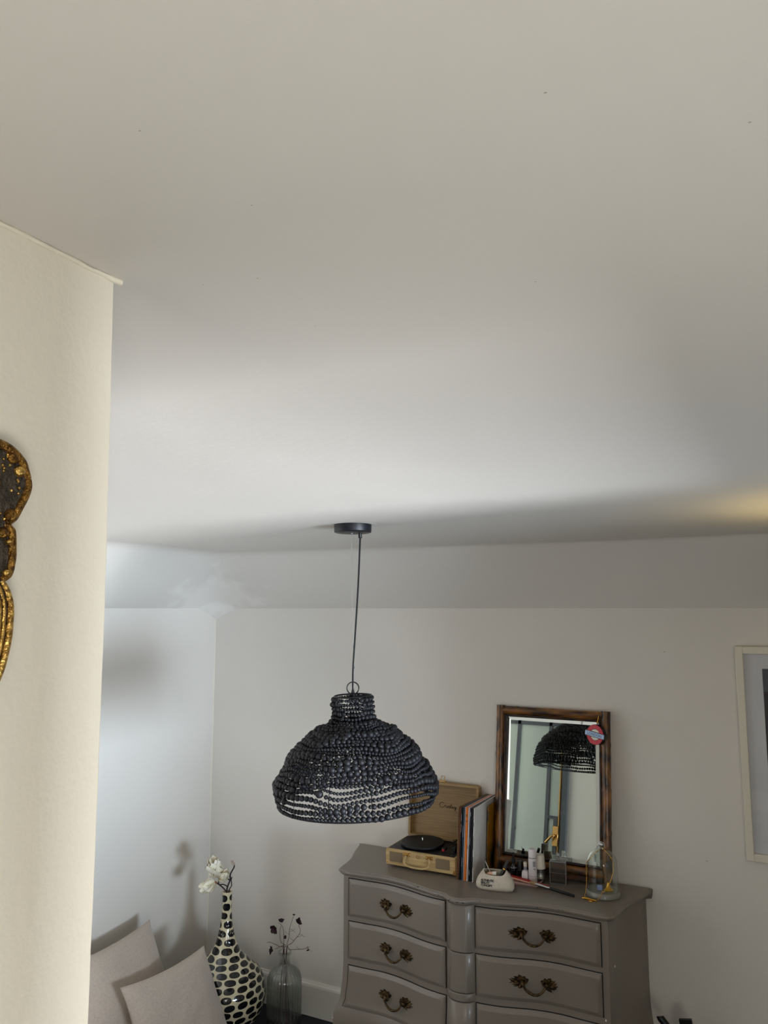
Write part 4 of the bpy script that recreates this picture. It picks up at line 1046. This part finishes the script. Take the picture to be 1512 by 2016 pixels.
# tray
tq = [(-1.143, 3.500), (-1.012, 3.508), (-1.014, 3.618), (-1.190, 3.612)]
def poly_in(q, d):
    c = Vector((sum(p[0] for p in q) / 4, sum(p[1] for p in q) / 4)); return [((Vector(p) - c) * (1 - d / .08) + c) for p in q]
rings = [[Vector((p[0], p[1], z)) for p in poly_in(tq, d)] for d, z in ((.012, ZT), (0, ZT + .010), (.0015, ZT + .0115), (.004, ZT + .0105), (.014, ZT + .0035))]
tag(MB().loft(rings).build('tray', 'plastic_pink', None, angle=30), 'shallow pale pink tray holding the small bottles', 'tray')
TZ = ZT + .0036
# dropper bottle
c = Vector((-1.152, 3.590, TZ)); r = thing('dropper_bottle', c, 'black dropper bottle with rubber bulb on pink tray', 'bottle')
MB().lathe([(.0135, 0), (.0145, .002), (.0145, .050), (.012, .058), (.0075, .062), (.0075, .068)], 28, c).build('bottle_body', 'bottle_black', r)
MB().lathe([(.0088, .066), (.0088, .082), (.0055, .084), (.0058, .095), (.0050, .105), (.0025, .109), (0, .1095)], 20, c).build('dropper', 'rubber_black', r)
MB().lathe([(.01475, .042), (.01475, .0455)], 28, c).build('label_line', 'label_grey', r)
# black nail polish
c = Vector((-1.119, 3.584, TZ)); r = thing('black_polish', c, 'small black nail polish bottle between the dropper and white bottle', 'bottle')
MB().bbox(c.x - .012, c.x + .012, c.y - .012, c.y + .012, c.z, c.z + .042, .003).build('bottle_body', 'bottle_black', r)
MB().lathe([(.0095, .042), (.0095, .076), (.0085, .078), (0, .078)], 20, c).build('cap', 'metal_black', r)
# white polish
c = Vector((-1.091, 3.574, TZ)); r = thing('white_polish', c, 'small square white bottle with narrow neck on pink tray', 'bottle')
m = MB(); rr = []
for z, h_ in ((0, .013), (.003, .0145), (.018, .0150), (.034, .0135), (.042, .012), (.045, .007)): rr.append([Vector((c.x + x, c.y + y, c.z + z)) for x, y in rrect(-h_, h_, -h_, h_, .004)])
MB().loft(rr).build('bottle_body', 'plastic_white', r)
MB().lathe([(.0072, .044), (.0075, .060)], 18, c).build('neck', 'label_grey', r); MB().lathe([(.0078, .060), (.0082, .076), (.0072, .079), (0, .079)], 18, c).build('cap', 'plastic_cream', r)
# white tube
c = Vector((-1.054, 3.566, TZ)); r = thing('lotion_tube', c, 'tall white cylindrical tube standing on the pink tray', 'tube')
MB().lathe([(.0180, 0), (.0190, .002), (.0192, .105), (.0185, .1055)], 36, c).build('tube_body', 'plastic_white', r)
MB().lathe([(.0184, .1075), (.0184, .138), (.0165, .143), (.011, .1435), (0, .140)], 36, c).build('cap', 'plastic_white', r)
MB().lathe([(.0182, .1050), (.0182, .1080)], 36, c).build('seam', 'ink_black', r)
MB().lathe([(.0194, .0285), (.0194, .0300)], 36, c).build('print_line', 'label_grey', r)
m = MB()
for (z0, z1, a0, a1) in ((.070, .094, -1.25, -.55), (.0585, .0635, -1.15, -.6)):
    m.loft([[c + Vector((.0194 * math.cos(lerp(a0, a1, k / 8)), .0194 * math.sin(lerp(a0, a1, k / 8)), z)) for k in range(9)] for z in (z0, z1)], False, False, closed=False)
m.build('label_print', 'label_grey', r)
# jar with tapered cap
c = Vector((-1.028, 3.595, ZT)); r = thing('glass_jar', c, 'clear glass jar with tapered cream cap behind white tube', 'jar')
c = c + Vector((0, 0, .0036))
MB().lathe([(0, .002), (.020, 0), (.0235, .004), (.0235, .045), (.018, .055), (.018, .058), (.016, .058), (.016, .054), (.0205, .044), (.0205, .006), (0, .005)], 32, c).build('jar_glass', 'glass_bottle', r)
MB().lathe([(.0235, .056), (.0240, .060), (.0190, .112), (.0175, .115), (0, .1155)], 32, c).build('cap', 'plastic_cream', r)
MB().lathe([(0, .010), (.014, .012), (.016, .022), (.012, .030), (0, .031)], 18, c).build('contents', 'plastic_cream', r)
# nail file lying over the tray edge
A = Vector((-1.152, 3.548, ZT + .0215)); B = Vector((-.968, 3.522, ZT + .0090)); dd = (B - A); ex = dd.normalized(); ey = Vector((0, 0, 1)).cross(ex).normalized(); ez = ex.cross(ey)
ff = frame_fn(A, ex, ey, ez); L_ = dd.length
r = thing('nail_file', A, 'red and peach nail file lying across the pink tray', 'nail file')
def plank(z0, z1, hw): return MB().loft([[ff((x, y, z)) for x, y in rrect(0, L_, -hw, hw, hw * .7)] for z in (z0, z1)])
plank(0, .0022, .0095).build('red_face', 'nail_file_red', r); plank(-.0062, -.0001, .0095).build('peach_core', 'nail_file_peach', r)
# makeup brush
A = Vector((-1.038, 3.505, ZT + .021)); B = Vector((-.846, 3.472, ZT + .0062)); dd = B - A
r = thing('makeup_brush', A, 'black-handled makeup brush with silver ferrule lying on dresser', 'brush')
MB().tube([A - dd * .06, A, A + dd * .09], [.004, .0085, .0065], 12).build('bristles', 'bristle', r)
MB().tube([A + dd * .08, A + dd * .20, A + dd * .42], [.0066, .0060, .0050], 14).build('ferrule', 'steel', r)
MB().tube([A + dd * .42, A + dd * .6, A + dd * .8, A + dd * .985, B], [.0050, .0060, .0062, .0055, .0045], 14).build('handle', 'brush_handle', r)
# perfume bottle
c = Vector((-.949, 3.606, ZT)); pyaw = math.radians(6)
r = thing('perfume_bottle', c, 'clear rectangular perfume bottle half full in front of mirror', 'bottle')
bf = frame_fn(c, (math.cos(pyaw), math.sin(pyaw), 0), (-math.sin(pyaw), math.cos(pyaw), 0), (0, 0, 1))
def rr_ring(hx, hy, z, rad=.004): return [bf((x, y, z)) for x, y in rrect(-hx, hx, -hy, hy, rad)]
MB().loft([rr_ring(.034, .012, .0005), rr_ring(.036, .0135, .003), rr_ring(.036, .0135, .094), rr_ring(.034, .012, .100), rr_ring(.010, .009, .103), rr_ring(.009, .008, .109), rr_ring(.006, .006, .109), rr_ring(.006, .006, .102), rr_ring(.031, .0095, .095), rr_ring(.0325, .0105, .091), rr_ring(.0325, .0105, .010), rr_ring(.031, .0095, .008)]).build('bottle_glass', 'glass_perfume', r, angle=35)
for zed in (.003, .097): MB().tube(rr_ring(.0352, .0127, zed), .0011, 6, closed=True).build('edge_glint', 'glass_glint', r)  # pale tubes paint the bright lines that light makes along the bottle's edges
for ax_ in (-.0350, .0350):
    for ay_ in (-.0125, .0125): MB().tube([bf((ax_, ay_, .003)), bf((ax_, ay_, .097))], .0011, 6).build('edge_glint', 'glass_glint', r)
MB().tube(rr_ring(.0330, .0110, .048), .0006, 5, closed=True).build('liquid_line', 'glass_glint', r)
MB().loft([rr_ring(.0328, .0108, .0079), rr_ring(.0328, .0108, .048)]).build('perfume', 'liquid', r)
MB().lathe([(.0075, .1095), (.0080, .112), (.0080, .130), (.0070, .132), (0, .132)], 20, c).build('cap', 'glass', r)
MB().lathe([(.0062, .1092), (.0062, .124), (0, .125)], 16, c).build('sprayer', 'steel', r)

# cloche with necklace
CCX, CCY = -.742, 3.560
c = Vector((CCX, CCY, ZT)); r = thing('glass_cloche', c, 'clear glass dome with ball knob on round grey base', 'dome')
MB().lathe([(.070, 0), (.0735, .003), (.074, .012), (.072, .017), (.069, .020), (.068, .0235), (.060, .0245), (0, .0245)], 56, c).build('base', 'stone_base', r, angle=40)
dome = []
for k in range(0, 15):
    a = PI / 2 * k / 14; dome.append((.0635 * math.cos(a) , .130 + .062 * math.sin(a)))
outer_ = [(.066, .025), (.0655, .060)] + dome[:-1] + [(.0005, .192)]
inner_ = [(.0005, .1902)] + [(max(.0005, x - .0018 * (x / .0635)), z - .0018 * (1 if x < .05 else .3)) for x, z in dome[::-1][1:]] + [(.0637, .060), (.0642, .025)]
m = MB(); prof = outer_ + inner_
m.lathe(prof, 56, c); m.f = m.f[:-2]; n_ = 56; k_ = len(prof) - 1
for k in range(n_): m.f.append((k_ * n_ + k, k_ * n_ + (k + 1) % n_, (k + 1) % n_, k))
m.build('glass_dome', 'glass_thin', r, angle=60)
MB().lathe([(.006, .191), (.005, .196), (.007, .1985)], 16, c).build('knob_neck', 'glass', r)
MB().sphere(c + Vector((0, 0, .2085)), .0125, 20, 14).build('knob', 'steel', r)
# necklace draped over the dome
nk = thing('necklace', (CCX - .06, CCY - .07, ZT), 'gold beaded chain necklace draped over the glass dome', 'necklace')
cv = (CAM - c); cv.z = 0; cv.normalize(); rv = Vector((-cv.y, cv.x, 0))      # towards camera, right as seen
def D3(x, y, z): return c + rv * x + cv * y + zz * z
def on_dome(x, z):
    # front surface of the dome at lateral x, height z
    if z > .130: R_ = .0635 * math.sqrt(max(0, 1 - ((z - .130) / .062) ** 2))
    else: R_ = .0655
    R_ += .002; return D3(x, math.sqrt(max(0, R_ * R_ - x * x)), z)
lp = [D3(-.006, .010, .1935), on_dome(-.030, .178), on_dome(-.048, .158), D3(-.0655, .008, .130), D3(-.067, .014, .095), D3(-.068, .022, .055), D3(-.073, .045, .022), D3(-.078, .058, .006)]
rp_ = [D3(-.006, .010, .1935), D3(.006, .010, .1935), on_dome(.030, .176), on_dome(.043, .155), on_dome(.046, .130), on_dome(.040, .100), on_dome(.028, .070), on_dome(.010, .045), D3(-.008, .0745, .026), D3(-.020, .086, .010), D3(-.030, .088, .004)]
for nm, pts in (('chain', lp), ('chain', rp_)):
    P = catmull(pts, 8); ch = MB().tube(P, .0008, 6).build(nm, 'gold', nk)
    L = 0; nxt = .012; m = MB()
    for a, b_ in zip(P, P[1:]):
        L += (b_ - a).length
        if L > nxt: m.sphere(b_, .0021, 8, 6); nxt += .0125
    m.build('chain_beads', 'gold', ch)
MB().tube([D3(-.088, .070, .0035), D3(-.075, .074, .005), D3(-.040, .086, .004), D3(-.028, .089, .0035)], [.0022, .0042, .0042, .003], 10).build('toggle_bar', 'gold', nk)
MB().tube([D3(-.052, .092, .003) + (rv * math.cos(q) + cv * math.sin(q)) * .008 for q in [2 * PI * k / 20 for k in range(20)]], .0022, 7, closed=True).build('toggle_ring', 'gold', nk)
# under the dome
o = MB().lathe([(.020, 0), (.021, .002), (.011, .012), (.007, .022), (.0045, .030), (.0045, .034), (0, .035)], 24, D3(.022, .012, .0245)).build('gold_cone', 'gold'); tag(o, 'small gold ring cone standing under the glass dome', 'ring holder')
r = thing('earring', D3(-.014, .030, .0245), 'earring with square pale blue stone under the glass dome', 'earring')
MB().bbox(-.0105, .0105, -.003, .003, 0, .022, .0015, fn=lambda p: D3(p.x - .014, .030 + p.y, .027 + p.z)).build('stone', 'tag_blue', r)
MB().tube(catmull([D3(-.010, .030, .025), D3(.000, .038, .026), D3(.010, .035, .026), D3(.016, .028, .0255)], 4), .0014, 6).build('hook', 'gold', r)

# ------------------------------------------------------------------ black folding stand at the lower right edge
st = thing('folding_stand', (-.42, 3.52, 0), 'black folding stand beside the dresser at the frame bottom', 'stand')
MB().tube(catmull([(-.512, 3.52, .476), (-.505, 3.52, .470), (-.30, 3.50, .25), (-.12, 3.48, .011)], 5), [.006] + [.0145] * 15, 14).build('round_leg', 'metal_black', st)
MB().box(-.024, .024, -.008, .008, 0, .50, fn=lambda p: Vector((-.36 + p.x - (p.z - .1) * .20 + .01, 3.56 + p.y, p.z * .955 + p.x * .20 + .006))).build('flat_leg', 'metal_black', st, flat=True)
MB().tube([(-.26, 3.56, .445), (-.26, 3.55, .010)], .010, 12).build('round_leg', 'metal_black', st)
MB().tube([(-.42, 3.54, .02), (-.10, 3.54, .02)], .008, 10).build('cross_bar', 'metal_black', st)

# ------------------------------------------------------------------ unseen uplighter, added to warm the ceiling right of the picture frame
UX, UY = .36, 2.50
ul = thing('added_uplighter', (UX, UY, 0), 'added black uplighter out of view, warming the ceiling near the picture', 'lamp')
MB().lathe([(.13, 0), (.13, .012), (.03, .022), (.014, .03)], 32, (UX, UY, 0)).build('base', 'metal_black', ul)
MB().tube([(UX, UY, .02), (UX, UY, 2.0)], .012, 12).build('pole', 'metal_black', ul)
MB().lathe([(.012, 1.97), (.05, 1.98), (.10, 2.02), (.135, 2.10), (.133, 2.10), (.098, 2.025), (.05, 1.986), (.0, 1.98)], 36, (UX, UY, 0)).build('bowl', 'metal_black', ul)
wl = bpy.data.lights.new('added_warm_light', 'POINT'); wl.energy = 9; wl.color = (1, .76, .30); wl.shadow_soft_size = .05  # added warm source for the yellow patch on the ceiling
wo = bpy.data.objects.new('added_warm_light', wl); COL.objects.link(wo); wo.parent = ul; wo.location = (0, 0, 2.015)
